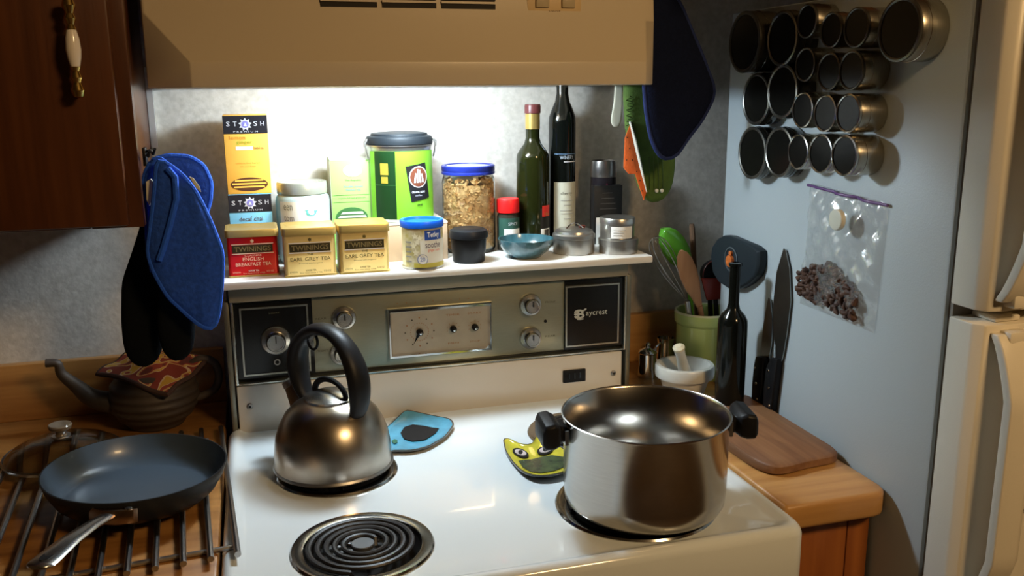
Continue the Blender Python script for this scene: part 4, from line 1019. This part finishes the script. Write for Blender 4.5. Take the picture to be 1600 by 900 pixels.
def bent_patch():
    a, b_, c, d = atp(152, 582, -.03), atp(206, 548, .055), atp(328, 558, -.005), atp(262, 613, -.105)
    n = 18; top = []
    for j in range(n+1):
        for i in range(n+1):
            u, v = i/n, j/n
            p = (a*(1-u)+b_*u)*(1-v)+(d*(1-u)+c*u)*v
            q = p-Vector((tx, ty, 0)); rr = sqrt(q.x**2+q.y**2)
            hump = .022*math.exp(-(rr/.045)**2)+.003*sin(9*u+6*v)
            top.append(p+Vector((0, 0, hump))-c0)
    bot = [p-Vector((0, 0, .007)) for p in top]; v = top+bot; o = (n+1)**2; f = []
    for j in range(n):
        for i in range(n):
            k = j*(n+1)+i; f.append((k, k+1, k+n+2, k+n+1)); f.append((o+k, o+k+n+1, o+k+n+2, o+k+1))
    for l in (list(range(n+1)), [i*(n+1)+n for i in range(n+1)], [n*(n+1)+i for i in range(n, -1, -1)], [i*(n+1) for i in range(n, -1, -1)]):
        for x, y in zip(l, l[1:]): f.append((x, y, o+y, o+x))
    edge = [top[i] for i in range(n+1)]+[top[i*(n+1)+n] for i in range(1, n+1)]+[top[n*(n+1)+i] for i in range(n-1, -1, -1)]+[top[i*(n+1)] for i in range(n-1, 0, -1)]
    return MB().add(v, f), [p-Vector((0, 0, .0035)) for p in edge]
mb, ed = bent_patch()
part('cloth', mb, batik, t, smooth=60)
part('binding', MB().tube(ed, .0042, 8, closed=True), mat('binding_dark', (.06, .03, .025), .85), t)

# ---- hanging mitts and potholders, left
terry = mat('blue_terry', (.016, .085, .50), .9, var=.35, vscale=150, bump=1., bscale=110)
terry2 = mat('blue_terry_edge', (.016, .10, .60), .85, bump=.8, bscale=200)
blackc = mat('black_cloth', (.005, .006, .007), .9, spec=.08, bump=.5, bscale=200)
creamc = mat('cream_lining', (.62, .60, .48), .9)
def hang(name, label, cat, uv, y, T, m, centre=None, edge=None, eT=.004, wav=.002, n=56, sm=1, rzt=0., group=None):
    pts = [P(u, v, 1, y) for u, v in uv]
    cx = sum(p.x for p in pts)/len(pts); ztop = max(p.z for p in pts)
    t = thing(name, label, cat, (cx, y, ztop), group=group)
    mb, lp = pad([(p.x-cx, p.z-ztop) for p in pts], T, n, sm, None, wav)
    part('padding', mb, m, t, smooth=70)
    if edge:
        part('edge_binding', MB().tube([(x, wav*sin(9+14*(x-sum(q[0] for q in lp)/n)/.1), z) for x, z in lp], eT, 8, closed=True), edge, t)
    return t, cx, ztop
# black double mitt (two lobes)
t, cx, zt_ = hang('oven_mitt', 'black cloth oven mitt hanging behind the blue potholder, left lobe', 'oven mitt',
    ((232, 262), (250, 270), (258, 340), (262, 430), (258, 530), (248, 562), (228, 576), (206, 570), (193, 545), (189, 500), (190, 440), (204, 400), (220, 350), (226, 300)), -.225, .030, blackc, wav=.0)
t, cx, zt_ = hang('oven_mitt', 'black cloth oven mitt hanging behind the blue potholder, right lobe', 'oven mitt',
    ((240, 262), (262, 275), (290, 360), (306, 430), (306, 500), (303, 545), (288, 564), (270, 566), (255, 552), (246, 520), (244, 440), (236, 350)), -.258, .024, blackc, wav=.0)
# rear blue potholder
t, cx, zt_ = hang('potholder', 'round-cornered blue terry potholder hanging furthest back beside the dark cabinet', 'potholder',
    ((238, 250), (262, 243), (296, 245), (318, 258), (330, 285), (328, 315), (318, 345), (296, 375), (262, 380), (236, 350), (226, 300)), -.200, .012, terry, edge=terry2, wav=0)
# folded middle flap
t, cx, zt_ = hang('potholder', 'folded blue terry potholder with a white lining, hanging in the middle', 'potholder',
    ((238, 248), (252, 246), (266, 262), (262, 320), (250, 400), (238, 430), (230, 380), (228, 330), (222, 300), (226, 270)), -.275, .014, terry2, edge=terry2, wav=0, eT=.003)
pp = [P(u, v, 1, -.288) for u, v in ((228, 284), (236, 279), (241, 285), (240, 305), (234, 322), (229, 312))]
part('white_lining', MB().rings([[(p.x-cx, -.013+dy, p.z-zt_) for p in pp] for dy in (-.003, .003)]), creamc, t, .001)
t, cx, zt_ = hang('potholder', 'large bright blue quilted terry potholder hanging in front beside the dark cabinet', 'potholder',
    ((246, 248), (262, 256), (288, 276), (306, 300), (326, 340), (340, 375), (347, 392), (347, 430), (343, 480), (336, 513), (324, 515), (296, 495), (262, 462), (240, 425), (230, 395), (236, 350), (242, 300)), -.300, .013, terry, edge=terry2, wav=.0015, eT=.0038)
l0 = [P(u, v, 1, -.300) for u, v in ((262, 262), (274, 276), (276, 310), (266, 350), (256, 385), (249, 405))]
part('fold_binding', MB().tube([(p.x-cx, -.0085, p.z-zt_) for p in l0], .0048, 8), terry2, t)
pp = [P(u, v, 1, -.308) for u, v in ((296, 276), (302, 278), (312, 292), (314, 300), (306, 293))]
part('white_patch', MB().rings([[(p.x-cx, -.0085+dy, p.z-zt_) for p in pp] for dy in (-.0012, .0012)]), creamc, t)
t = thing('hook', 'small black wall hook at the cabinet corner carrying the blue potholders', 'hook', tuple(P(243, 243, 1, -.262)))
part('prongs', MB().tube([(-.012, .0, .006), (-.006, -.012, .008), (.0, -.030, .004), (.004, -.042, .012)], .0020, 8).tube([(-.012, .0, .002), (-.008, -.016, .0), (-.006, -.034, .002), (-.004, -.040, .010)], .0020, 8), K, t)
part('plate', MB().box(-.0165, -.012, -.012, .012, -.014, .012), K, t, .001)

# ---- hanging right of the hood
dkblue = mat('navy_terry', (.006, .009, .026), .9, spec=.1, var=.2, vscale=200, bump=.6, bscale=260)
gm = mat('mitt_green', (.075, .14, .02), .85, var=.25, vscale=60, bump=.4, bscale=200)
om = mat('mitt_orange', (.72, .13, .02), .85, bump=.4, bscale=200)
t, cx, zt_ = hang('oven_mitt', 'green and orange fish-shaped oven mitt hanging right of the range hood', 'oven mitt',
    ((985, 60), (1015, 62), (1030, 140), (1046, 200), (1055, 250), (1050, 292), (1038, 312), (1022, 318), (1008, 314), (996, 290), (986, 250), (977, 200), (974, 150), (976, 100)), -.085, .026, gm, wav=0)
def mp(u, v, dy): p = P(u, v, 1, -.085+dy); return (p.x-cx, dy, p.z-zt_)
lo = [(986, 190), (976, 216), (974, 262), (982, 272), (992, 272), (1006, 314), (1010, 300), (1000, 262), (990, 225)]
part('orange_belly', MB().rings([[mp(u, v, dy) for u, v in lo] for dy in (-.0165, -.004)]), om, t, .002)
part('white_band', MB().tube([mp(984, 190, -.0155), mp(992, 220, -.0170), mp(1001, 260, -.0165), mp(1010, 300, -.0145)], [.0030, .0058, .0052, .0025], 10, flat=.5), mat('mitt_white', (.65, .63, .52), .85), t)
for u in (1015, 1022, 1029, 1036): part('stripe', MB().tube([mp(u-1, 245, -.0150), mp(u, 270, -.0150), mp(u, 296, -.0125)], .0009, 6), mat('mitt_stripe', (.04, .07, .012), .85), t)
for uu, vv in ((980, 215), (984, 232), (979, 250), (988, 250), (995, 268), (993, 222), (1000, 282), (1004, 298)): part('spot', MB().lathe([(0, -.0006), (.0013, 0)], 8, mp(uu, vv, -.0172), 'y'), K, t)
for u in (1026, 1034): part('eye', MB().lathe([(0, -.003), (.003, -.0025), (.004, 0)], 12, mp(u, 298, -.0125), 'y'), creamc, t)
part('stitching', MB().tube([mp(984+6*sin(k*1.7), 150+k*2.2, -.0145) for k in range(22)], .0010, 6), mat('mitt_stripe', (.04, .07, .012), .85), t)
t, cx, zt_ = hang('potholder', 'large navy blue potholder hanging between the range hood and the refrigerator', 'potholder',
    ((1012, -40), (1040, -30), (1062, 5), (1080, 45), (1098, 90), (1116, 135), (1117, 150), (1098, 185), (1074, 218), (1055, 246), (1042, 250), (1028, 243), (1016, 215), (1009, 170), (1006, 120), (1004, 60)), -.175, .014, dkblue, edge=mat('navy_edge', (.006, .016, .085), .85), wav=.001)
t, cx, zt_ = hang('cloth_strip', 'narrow cream cloth strap hanging left of the green mitt', 'strap',
    ((962, 95), (974, 95), (973, 140), (972, 180), (968, 198), (958, 199), (954, 190), (959, 160), (961, 130)), -.030, .006, creamc, wav=0)
t = thing('hook_rail', 'dark hook rail beside the hood that carries the mitts', 'hook', tuple(P(1040, -60, 1, -.08)))
part('rail', MB().box(-.10, .06, -.004, YW+.079, -.006, .010), cab_dark, t, .002)
for x_ in (-.075, -.03, .02): part('hook', MB().tube([(x_, -.004, -.002), (x_, -.10, -.006), (x_, -.105, .012)], .002, 8), K, t)

# ================================================================== RIGHT COUNTER
CZ = .9142
# cutting board
q = [up2(u, v, .932) for u, v in ((1138, 688), (1205, 742), (1312, 716), (1163, 628))]
t = thing('cutting_board', 'worn brown wooden cutting board lying flat on the right worktop', 'cutting board', (.485, -.40, CZ))
bw = wood('board_wood', (.27, .135, .06), (.16, .07, .03), .55, 'y', 7)
lp = [(.408, -.395), (.411, -.50), (.420, -.534), (.432, -.545), (.470, -.541), (.478, -.5365), (.520, -.5330), (.548, -.530), (.558, -.520), (.560, -.505), (.560, -.235), (.540, -.222), (.440, -.222), (.415, -.235)]
lp = resample(lp, 72, 1)
part('board', MB().rings([[(x*1-.485+(.485-x)*e, y+.40-(y+.38)*e, z) for x, y in lp] for e, z in ((.03, 0), (.0, .003), (0, .014), (.025, .017))]), bw, t, smooth=50)
# mortar and pestle
yc = -.165
x, r, _ = cylfit(1024, 1116, 570, yc, 580)
marble = mat('marble', (.66, .65, .58), .3, coat=.2, vscale=14, col2=(.50, .49, .44), detail=8)
zt = P(1070, 555, 1, yc+r*.9).z; H = zt-CZ
t = thing('mortar', 'white marble mortar with a thick collar in front of the green crock', 'mortar', (x, yc, CZ))
part('bowl', MB().lathe([(0, 0), (r*.62, 0), (r*.66, .004), (r*.80, H*.45), (r*.86, H*.62), (r*1.0, H*.64), (r*1.02, H*.70), (r*1.02, H*.95), (r*.98, H), (r*.86, H), (r*.80, H*.9), (r*.55, H*.35), (0, H*.22)], 56), marble, t)
t = thing('pestle', 'pale wooden-tipped marble pestle leaning in the white mortar', 'pestle', (x, yc, CZ+H*.40))
b0 = Vector((.012, .012, 0)); pt = P(1061, 545, 1, yc-.010)-Vector(t.location)
part('rod', MB().tube([b0, b0.lerp(pt, .3), b0.lerp(pt, .8), pt], [.016, .012, .0095, .0105], 18), marble, t)
part('tip', MB().tube([pt, b0.lerp(pt, 1.05), b0.lerp(pt, 1.10)], [.0115, .0115, .006], 18), mat('pestle_tip', (.66, .60, .42), .5), t)
# green crock with utensils
yc = -.055
x, r, _ = cylfit(1053, 1146, 480, yc, 500); zt = P(1095, 472, 1, yc+r).z; H = zt-CZ
gx_, gy_ = x, yc
t = thing('utensil_crock', 'light green ceramic crock with a ribbed rim holding kitchen utensils', 'crock', (x, yc, CZ))
gg = mat('green_glaze', (.58, .74, .26), .2, coat=.5)
part('body', MB().lathe([(0, 0), (r*.86, 0), (r*.90, .004), (r*.92, H*.80), (r*.97, H*.82), (r*1.0, H*.85), (r*1.0, H*.975), (r*.97, H), (r*.91, H*.995), (r*.86, H*.95), (r*.84, H*.1), (0, H*.08)], 56), gg, t)
part('rim_glaze', MB().lathe([(r*1.001, H*.975), (r*.98, H*1.003), (r*.92, H*1.0), (r*.905, H*.985)], 56), mat('crock_rim', (.75, .78, .50), .2, coat=.5), t)
base = Vector((gx_, gy_, CZ+.03))
def utensil(name, label, cat, y, foot): return thing(name, label, cat, foot)
def P3(u, v, y): return P(u, v, 1, y)
# wooden spoon
f0 = Vector((gx_+.012, gy_-.01, CZ+.03))
t = thing('wooden_spoon', 'plain wooden spoon with an oval bowl leaning left in the green crock', 'spoon', tuple(f0))
sp_w = wood('spoon_wood', (.45, .26, .14), (.36, .19, .10), .6, 'z', 8)
tp = P3(1064, 392, gy_-.042)-f0; md = P3(1093, 478, gy_-.030)-f0
ax_ = (tp-md).normalized(); sd_ = ax_.cross(Vector((0, -1, 0))).normalized(); nn = ax_.cross(sd_)
part('handle', MB().tube([(0, 0, 0), md*.5, md], [.0055, .0055, .006], 12), sp_w, t)
rs = []
for q, wd in ((0, .0065), (.15, .010), (.35, .0165), (.6, .0195), (.8, .0175), (.93, .012), (1.0, .004)):
    c = md.lerp(tp, q); rs.append([tuple(c+sd_*(wd*cos(a))+nn*(.0035*sin(a)+.004*(q-.5)**2)) for a in [2*pi*i/16 for i in range(16)]])
part('bowl', MB().rings(rs), sp_w, t, smooth=60)
# green ladle
f0 = Vector((gx_-.008, gy_+.02, CZ+.03))
t = thing('ladle', 'bright green plastic spoon leaning left at the back of the green crock', 'spoon', tuple(f0))
gpl = mat('green_plastic', (.10, .36, .03), .2, coat=.5)
tp = P3(1036, 358, gy_+.012)-f0; md = P3(1076, 420, gy_+.015)-f0
ax_ = (tp-md).normalized(); sd_ = ax_.cross(Vector((0, -1, 0))).normalized(); nn = ax_.cross(sd_)
part('handle', MB().tube([(0, 0, 0), md*.6, md], [.005, .005, .006], 12), gpl, t)
rs = []
for q, wd in ((0, .007), (.15, .018), (.35, .026), (.6, .028), (.82, .023), (.95, .013), (1.0, .004)):
    c = md.lerp(tp, q); rs.append([tuple(c+sd_*(wd*cos(a))+nn*(.012*sin(a))) for a in [2*pi*i/18 for i in range(18)]])
part('bowl', MB().rings(rs), gpl, t, smooth=60)
# whisk
f0 = Vector((gx_-.02, gy_-.018, CZ+.03))
t = thing('whisk', 'steel balloon whisk leaning left out of the green crock', 'whisk', tuple(f0))
md = P3(1074, 470, gy_-.02)-f0; tp = P3(1022, 372, gy_-.02)-f0
ax_ = (tp-md); Lw = ax_.length; ax_.normalize(); sd_ = ax_.cross(Vector((0, -1, 0))).normalized(); nn = ax_.cross(sd_)
part('handle', MB().tube([(0, 0, 0), md], .0055, 12), steel_dull, t)
for k in range(5):
    a = pi*k/5; dv = sd_*cos(a)+nn*sin(a)
    pts = [md+ax_*(Lw*(.5-.5*cos(pi*min(q, 2-q)))**.9 if 0 else Lw*sin(pi*q/2))+dv*(.022*sin(pi*q)**.8) for q in [i/12 for i in range(12)]]
    pts += [md+ax_*(Lw*sin(pi*(1-q)/2)) - dv*(.022*sin(pi*(1-q))**.8 if 0 < q < 1 else 0) for q in [i/12 for i in range(0, 13)]]
    part('wire', MB().tube(pts, .0007, 5), rod_m, t)
# brown wooden handle
f0 = Vector((gx_+.01, gy_+.03, CZ+.03))
t = thing('wooden_spatula', 'brown wooden handle standing upright at the back of the green crock', 'spatula', tuple(f0))
tp = P3(1081, 350, gy_+.03)-f0
part('handle', MB().tube([(0, 0, 0), tp*.97, tp], [.0065, .0075, .006], 8, flat=.7), wood('brown_handle', (.20, .11, .06), (.13, .07, .04), .6, 'z', 8), t)
# black ladles
f0 = Vector((gx_+.022, gy_+.0, CZ+.03))
t = thing('ladle', 'black plastic ladle with a dark red rim standing in the green crock', 'ladle', tuple(f0))
c_ = P3(1110, 425, gy_+.0)-f0
part('handle', MB().tube([(0, 0, 0), c_-Vector((0, 0, .03))], .005, 10), black_plastic, t)
part('bowl', MB().lathe([(.0, .012), (.012, .010), (.024, .0), (.030, -.014), (.031, -.026), (.028, -.026), (.0, -.020)], 32, tuple(c_), 'y'), black_plastic, t)
part('rim', MB().tube([(c_.x+.0305*cos(a), c_.y-.026, c_.z+.0305*sin(a)) for a in [2*pi*i/32 for i in range(32)]], .0014, 6, closed=True), mat('dark_red_rim', (.10, .015, .01), .4), t)
f0 = Vector((gx_+.030, gy_-.022, CZ+.03))
t = thing('spatula', 'red and black spatula low at the right in the green crock', 'spatula', tuple(f0))
a_, b_ = P3(1118, 468, gy_-.025)-f0, P3(1112, 436, gy_-.028)-f0
part('handle', MB().tube([(0, 0, 0), a_], .005, 10), black_plastic, t)
part('blade', MB().rings([[(a_.x-.020, a_.y+dy, a_.z), (a_.x+.018, a_.y+dy, a_.z), (b_.x+.026, b_.y+dy, b_.z), (b_.x-.024, b_.y+dy, b_.z+.004)] for dy in (-.002, .002)]), mat('dark_red_plastic', (.22, .018, .008), .35), t, .001)

# chrome shaker and glass cruet behind
yc = -.035
x, r, _ = cylfit(996, 1027, 545, yc, 570)
t = thing('shaker', 'small chrome-capped shaker beside the stove on the right worktop', 'shaker', (x, yc, CZ))
H = P(1011, 545, 1, yc).z-CZ
part('body', MB().lathe([(0, 0), (r, 0), (r, .004), (r*.88, H*.45), (r*.90, H*.84), (0, H*.84)], 32), chrome, t)
part('cap', MB().lathe([(r*.92, H*.84), (r*.98, H*.88), (r*.80, H*.97), (r*.35, H*1.03), (r*.22, H*1.08), (r*.30, H*1.15), (r*.16, H*1.22), (0, H*1.23)], 28), chrome, t)
yc = -.010
x2_ = P(1031, 570, 1, yc).x
t = thing('creamer', 'small steel creamer with a curved handle behind the marble mortar', 'creamer', (x2_+.012, yc, CZ))
part('body', MB().lathe([(0, 0), (.018, 0), (.020, .03), (.017, .062), (.019, .072), (.017, .072), (.016, .05), (0, .01)], 28), chrome, t)
part('handle', MB().tube([(-.016, -.008, .064), (-.028, -.012, .058), (-.030, -.012, .035), (-.020, -.010, .018)], .0024, 8), chrome, t)
# tall dark oil bottle
yc = -.262
x, r, _ = cylfit(1119, 1166, 500, yc, 560)
t = thing('oil_bottle', 'tall slim black glass bottle standing before the knives', 'bottle', (x, yc, CZ))
zsh = P(1144, 492, 1, yc).z-CZ; H = P(1146, 411, 1, yc).z-CZ
bottle(t, r, H, zsh, .0095, mat('oil_bottle_glass', (.004, .005, .004), .13, spec=.35))
part('lip', MB().lathe([(.0095, H-.006), (.012, H-.005), (.012, H), (.006, H+.001)], 24), dark_glass, t)

# ================================================================== ON THE REFRIGERATOR SIDE
FX = .57
# knives on the side
def knife(name, label, uvb, uvh, x0=.5655):
    pts = [P(u, v, 0, x0) for u, v in uvb]; cy = sum(p.y for p in pts)/len(pts)
    hh = [P(u, v, 0, x0) for u, v in uvh]
    z0 = min(p.z for p in hh)
    t = thing(name, label, 'knife', (x0, cy, z0))
    part('blade', MB().rings([[(dx_, p.y-cy, p.z-z0) for p in pts] for dx_ in (-.0009, .0009)]), mat('knife_steel', (.32, .32, .30), .30, 1., var=.2, vscale=20), t)
    hd = part('handle', MB().rings([[(dx_, p.y-cy, p.z-z0) for p in hh] for dx_ in (-.0105, .0035)]), black_plastic, t, .0025, smooth=50)
    a = (hh[0]+hh[-1])/2; b = (hh[len(hh)//2-1]+hh[len(hh)//2])/2
    for q in (.15, .5, .85):
        c = a.lerp(b, q); part('rivet', MB().lathe([(0, -.0118), (.0024, -.0113), (.0028, -.010)], 12, (0, c.y-cy, c.z-z0), 'x'), steel, hd)
    return t
knife('chef_knife', 'large chef knife held upright on the refrigerator side, the right one',
      ((1225, 388), (1228, 392), (1234, 420), (1236, 470), (1230, 520), (1224, 555), (1221, 566), (1212, 566), (1212, 540), (1209, 520), (1209, 470), (1214, 425)),
      ((1211, 558), (1222, 560), (1217, 600), (1212, 640), (1208, 648), (1198, 644), (1200, 605), (1204, 575)))
knife('utility_knife', 'smaller pointed knife held upright on the refrigerator side, the left one',
      ((1201, 465), (1204, 468), (1207, 500), (1206, 535), (1202, 560), (1192, 560), (1190, 545), (1193, 510)),
      ((1188, 556), (1200, 557), (1198, 600), (1193, 630), (1190, 636), (1181, 632), (1182, 600), (1185, 570)))

# round black timer with angled housing
c_ = P(1158, 405, 0, FX)
t = thing('magnetic_timer', 'black rounded magnetic holder with an orange button on the refrigerator side', 'timer', (FX-.0005, c_.y, c_.z))
ol = [P(u, v, 0, FX) for u, v in ((1122, 400), (1124, 385), (1132, 373), (1143, 367), (1152, 368), (1190, 384), (1199, 392), (1199, 412), (1194, 430), (1182, 442), (1168, 450), (1150, 450), (1134, 440), (1125, 425))]
part('housing', MB().rings([[(-d, (p.y-c_.y)*s, (p.z-c_.z)*s) for p in ol] for d, s in ((0, 1), (.014, 1), (.018, .94))]), mat('timer_plastic', (.02, .028, .034), .45), t, .001)
part('dial_ring', MB().lathe([(.023, -.0182), (.024, -.0195), (.0215, -.0200), (.021, -.0182)], 36, (0, .004, 0), 'x'), mat('ring_grey', (.10, .12, .13), .35), t)
part('button', MB().lathe([(.011, -.018), (.011, -.024), (.0, -.027)], 24, (0, .004, -.003), 'x'), mat('orange_button', (.60, .15, .03), .45), t)
part('button_top', MB().lathe([(.0045, -.018), (.0045, -.022), (.0, -.024)], 14, (0, .004, .012), 'x'), mat('orange_button', (.60, .15, .03), .45), t)

# zip bag of dried spice with its magnet
t = thing('zip_bag', 'clear zip bag of dried brown peppers held on the refrigerator side by a magnet', 'bag', (FX, -.48, 1.24))
C4 = [P(u, v, 0, FX-.006)-Vector((FX, -.48, 1.24)) for u, v in ((1265, 286), (1386, 318), (1362, 521), (1246, 474))]
def bagpt(u, v, d): 
    p = (C4[0]*(1-u)+C4[1]*u)*(1-v)+(C4[3]*(1-u)+C4[2]*u)*v
    puff = (.004+.020*max(0, sin(pi*u))*max(0, sin(pi*min(1, v*.85+.12)))*(.35+.65*v))
    wr = .0030*sin(17*u+9*v)+.0022*sin(31*v-23*u)+.0016*sin(47*u+29*v)
    return Vector((-.001-(puff+wr)*(1 if d else 0), p.y, p.z)) if d else Vector((-.0008, p.y, p.z))
n = 30; v = []; f = []
for d in (1, 0):
    for j in range(n+1):
        for i in range(n+1): v.append(bagpt(i/n, j/n, d) if 0 < i < n and 0 < j < n or not d else bagpt(i/n, j/n, 0)+Vector((-.0008, 0, 0)))
o = (n+1)**2
for j in range(n):
    for i in range(n):
        k = j*(n+1)+i; f.append((k, k+1, k+n+2, k+n+1))
bagm = mat('bag_plastic', (.80, .82, .80), .10, bump=1., bscale=38)
_nt = bagm.node_tree; _b = _nt.nodes['Principled BSDF']; _tr = _nt.nodes.new('ShaderNodeBsdfTransparent'); _gl = _nt.nodes.new('ShaderNodeBsdfGlossy'); _gl.inputs['Roughness'].default_value = .16
_m1 = _nt.nodes.new('ShaderNodeMixShader'); _m2 = _nt.nodes.new('ShaderNodeMixShader'); _m1.inputs[0].default_value = .15; _m2.inputs[0].default_value = .12
_nt.links.new(_tr.outputs[0], _m1.inputs[1]); _nt.links.new(_gl.outputs[0], _m1.inputs[2]); _nt.links.new(_m1.outputs[0], _m2.inputs[1]); _nt.links.new(_b.outputs[0], _m2.inputs[2])
_nt.links.new(_nt.nodes['Bump'].outputs[0], _gl.inputs['Normal']); _nt.links.new(_m2.outputs[0], _nt.nodes['Material Output'].inputs['Surface'])
part('film', MB().add(v[:o], f), bagm, t, smooth=80)
part('zip_seal', MB().tube([bagpt(u, .015, 1)+Vector((-.002, 0, 0)) for u in [i/14 for i in range(15)]], .0024, 8), mat('zip_purple', (.16, .07, .22), .35), t)
chili = mat('dried_pepper', (.12, .055, .03), .6, vscale=60, col2=(.04, .016, .01))
mb = MB(); rnd = random.Random(5)
for k in range(230):
    u = rnd.uniform(.03, .80); vv = rnd.uniform(.56+abs(u-.40)*.45, .90+.06*u)
    c = bagpt(u, vv, 0); c.x = -rnd.uniform(.004, .012)
    a = rnd.uniform(0, 6.28); L2 = rnd.uniform(.010, .022); dv = Vector((rnd.uniform(-.003, .003), L2*cos(a), L2*sin(a)*.8))
    mid = Vector((-.002, rnd.uniform(-.004, .004), rnd.uniform(-.004, .004)))
    pts = [c-dv/2, c+mid, c+dv/2]
    mb.tube(pts, [.0020, rnd.uniform(.0038, .0065), .0018], 6)
o_ = part('dried_peppers', mb, chili, t, smooth=60); o_['kind'] = 'stuff'
pm = P(1311, 343, 0, FX-.022)
o_ = mesh_obj('magnet', MB().lathe([(0, -.008), (.0155, -.008), (.0165, -.006), (.0165, .0), (0, 0)], 28, (0, 0, 0), 'x'), mat('magnet_cream', (.66, .64, .52), .4), None, .001)
o_.location = (FX-.0215, pm.y, pm.z); tag(o_, 'round cream magnet pinning the zip bag to the refrigerator', 'magnet')

# magnetic spice tins
jar_steel = mat('spice_tin_steel', (.50, .46, .38), .26, 1., var=.15, vscale=60, stretch=(14, 1, 1))
rim_steel = mat('spice_tin_rim_lit', (.50, .50, .47), .2, 1.)  # lower rows get this lit rim colour, upper rows a shaded copy
jar_lid = mat('spice_window', (.008, .0075, .006), .2, spec=.14)
SPC = [(.035, .022, .012), (.05, .04, .018), (.025, .028, .012), (.06, .03, .015), (.04, .035, .03)]
def spice_tin_proto(r, d, kind):
    t = thing('spice_tin', 'x', 'spice tin', (0, 0, 0), group='magnetic spice tins on the refrigerator side')
    part('tin', MB().lathe([(0, 0), (r*.97, 0), (r, -.002), (r, -d*.55), (r*1.015, -d*.56), (r*1.015, -d*.62), (r, -d*.63), (r, -d+.003), (r*.97, -d+.001)], 44, (0, 0, 0), 'x'), jar_steel if kind != 'glass' else mat('dark_glass_jar', (.05, .045, .035), .1, .5, coat=.4), t)
    part('lid_rim', MB().lathe([(r*1.0, -d+.004), (r*1.0, -d), (r*.93, -d-.0008), (r*.88, -d+.0002), (r*.88, -d+.002)], 44, (0, 0, 0), 'x'), rim_steel if kind == 'bright' else mat('rim_dull_shaded', (.14, .135, .12), .3, .9), t)
    part('window', MB().lathe([(r*.89, -d+.0012), (0, -d+.0012)], 44, (0, 0, 0), 'x'), jar_lid, t)
    part('spice', MB().lathe([(r*.86, -.010), (r*.86, -d+.004), (0, -d+.004)], 30, (0, 0, 0), 'x'), mat('dark_spice', (.04, .03, .015), .7, var=.4, vscale=150), t)
    return t
def copy_thing(src):
    c = src.copy(); COL.objects.link(c)
    for ch in src.children:
        k = ch.copy(); COL.objects.link(k); k.parent = c
    return c
ROWN = ['top row', 'second row', 'third row', 'bottom row']
JARS = [ # u, v, ry, depth, kind, row, description
 (1163, 66, 48, .050, 'glass', 0, 'large brown-filled jar at the far left of the top row of magnetic tins'),
 (1222, 60, 43, .040, 'glass', 0, 'dark wide tin second from the left in the top row of magnetic tins'),
 (1261, 33, 27, .042, 'shaded', 0, 'small dark-windowed tin third from the left in the top row'),
 (1299, 47, 27, .042, 'shaded', 0, 'small dark-windowed tin fourth from the left in the top row'),
 (1338, 43, 30, .045, 'shaded', 0, 'small tin with a shiny side next to the biggest tin in the top row'),
 (1405, 46, 49, .045, 'shaded', 0, 'biggest magnetic tin at the far right of the top row'),
 (1181, 155, 40, .036, 'glass', 1, 'wide dark tin at the far left of the second row'),
 (1222, 143, 42, .036, 'glass', 1, 'wide dark tin second from the left in the second row'),
 (1258, 101, 27, .042, 'shaded', 1, 'small tin third from the left in the second row'),
 (1295, 112, 29, .042, 'shaded', 1, 'small tin fourth from the left in the second row'),
 (1330, 110, 31, .045, 'shaded', 1, 'small tin with a shiny side at the right end of the second row'),
 (1254, 172, 27, .042, 'bright', 2, 'small bright-rimmed tin at the left of the third row'),
 (1289, 177, 29, .042, 'bright', 2, 'small bright-rimmed tin in the middle of the third row'),
 (1325, 177, 31, .047, 'bright', 2, 'small bright-rimmed tin with a shiny side at the right of the third row'),
 (1175, 239, 40, .030, 'glass', 3, 'wide dark tin at the far left of the bottom row'),
 (1217, 238, 40, .030, 'glass', 3, 'wide dark tin second from the left in the bottom row'),
 (1247, 237, 28, .042, 'bright', 3, 'small bright-rimmed tin third from the left in the bottom row'),
 (1282, 240, 30, .042, 'bright', 3, 'small bright-rimmed tin fourth from the left in the bottom row'),
 (1319, 243, 32, .047, 'bright', 3, 'small bright-rimmed tin with a shiny side at the right end of the bottom row')]
protos = {}
for (u, v_, ry, d, kind, row, lab) in JARS:
    p = P(u, v_, 0, FX-d); dist = (p-CAM).dot(_f); r = ry/FPX*dist
    r = round(r/.002)*.002; key_ = (r, d, kind)
    if key_ not in protos: t = spice_tin_proto(*key_); protos[key_] = t
    else: t = copy_thing(protos[key_])
    t.location = (FX-.0006, p.y, p.z); t['label'] = lab

GROUPS = {('tea_tin',): 'square tea tins on the shelf', ('tea_box',): 'cardboard tea boxes on the shelf', ('potholder',): 'terry potholders hanging by the hood',
          ('oven_mitt',): 'oven mitts hanging by the hood', ('round_tin',): 'round metal tins at the right end of the shelf', ('spoon_rest',): 'ceramic spoon rests on the stove',
          ('chef_knife', 'utility_knife'): 'knives on the refrigerator side', ('wine_bottle', 'sherry_bottle'): 'tall bottles on the shelf', ('worktop',): 'wooden worktops beside the stove'}
for o in list(COL.objects):
    if o.parent is None and o.get('label'):
        for ks, g in GROUPS.items():
            if o.name.split('.')[0] in ks: o['group'] = g

# ceiling lamp fitting behind the camera
t = thing('ceiling_lamp', 'square ceiling lamp fitting above the viewer', 'lamp', (.62, -2.05, 2.335))
part('frame', MB().box(-.24, .24, -.24, .24, .0, .058), mat('lamp_frame', (.7, .68, .62), .4), t, .004)
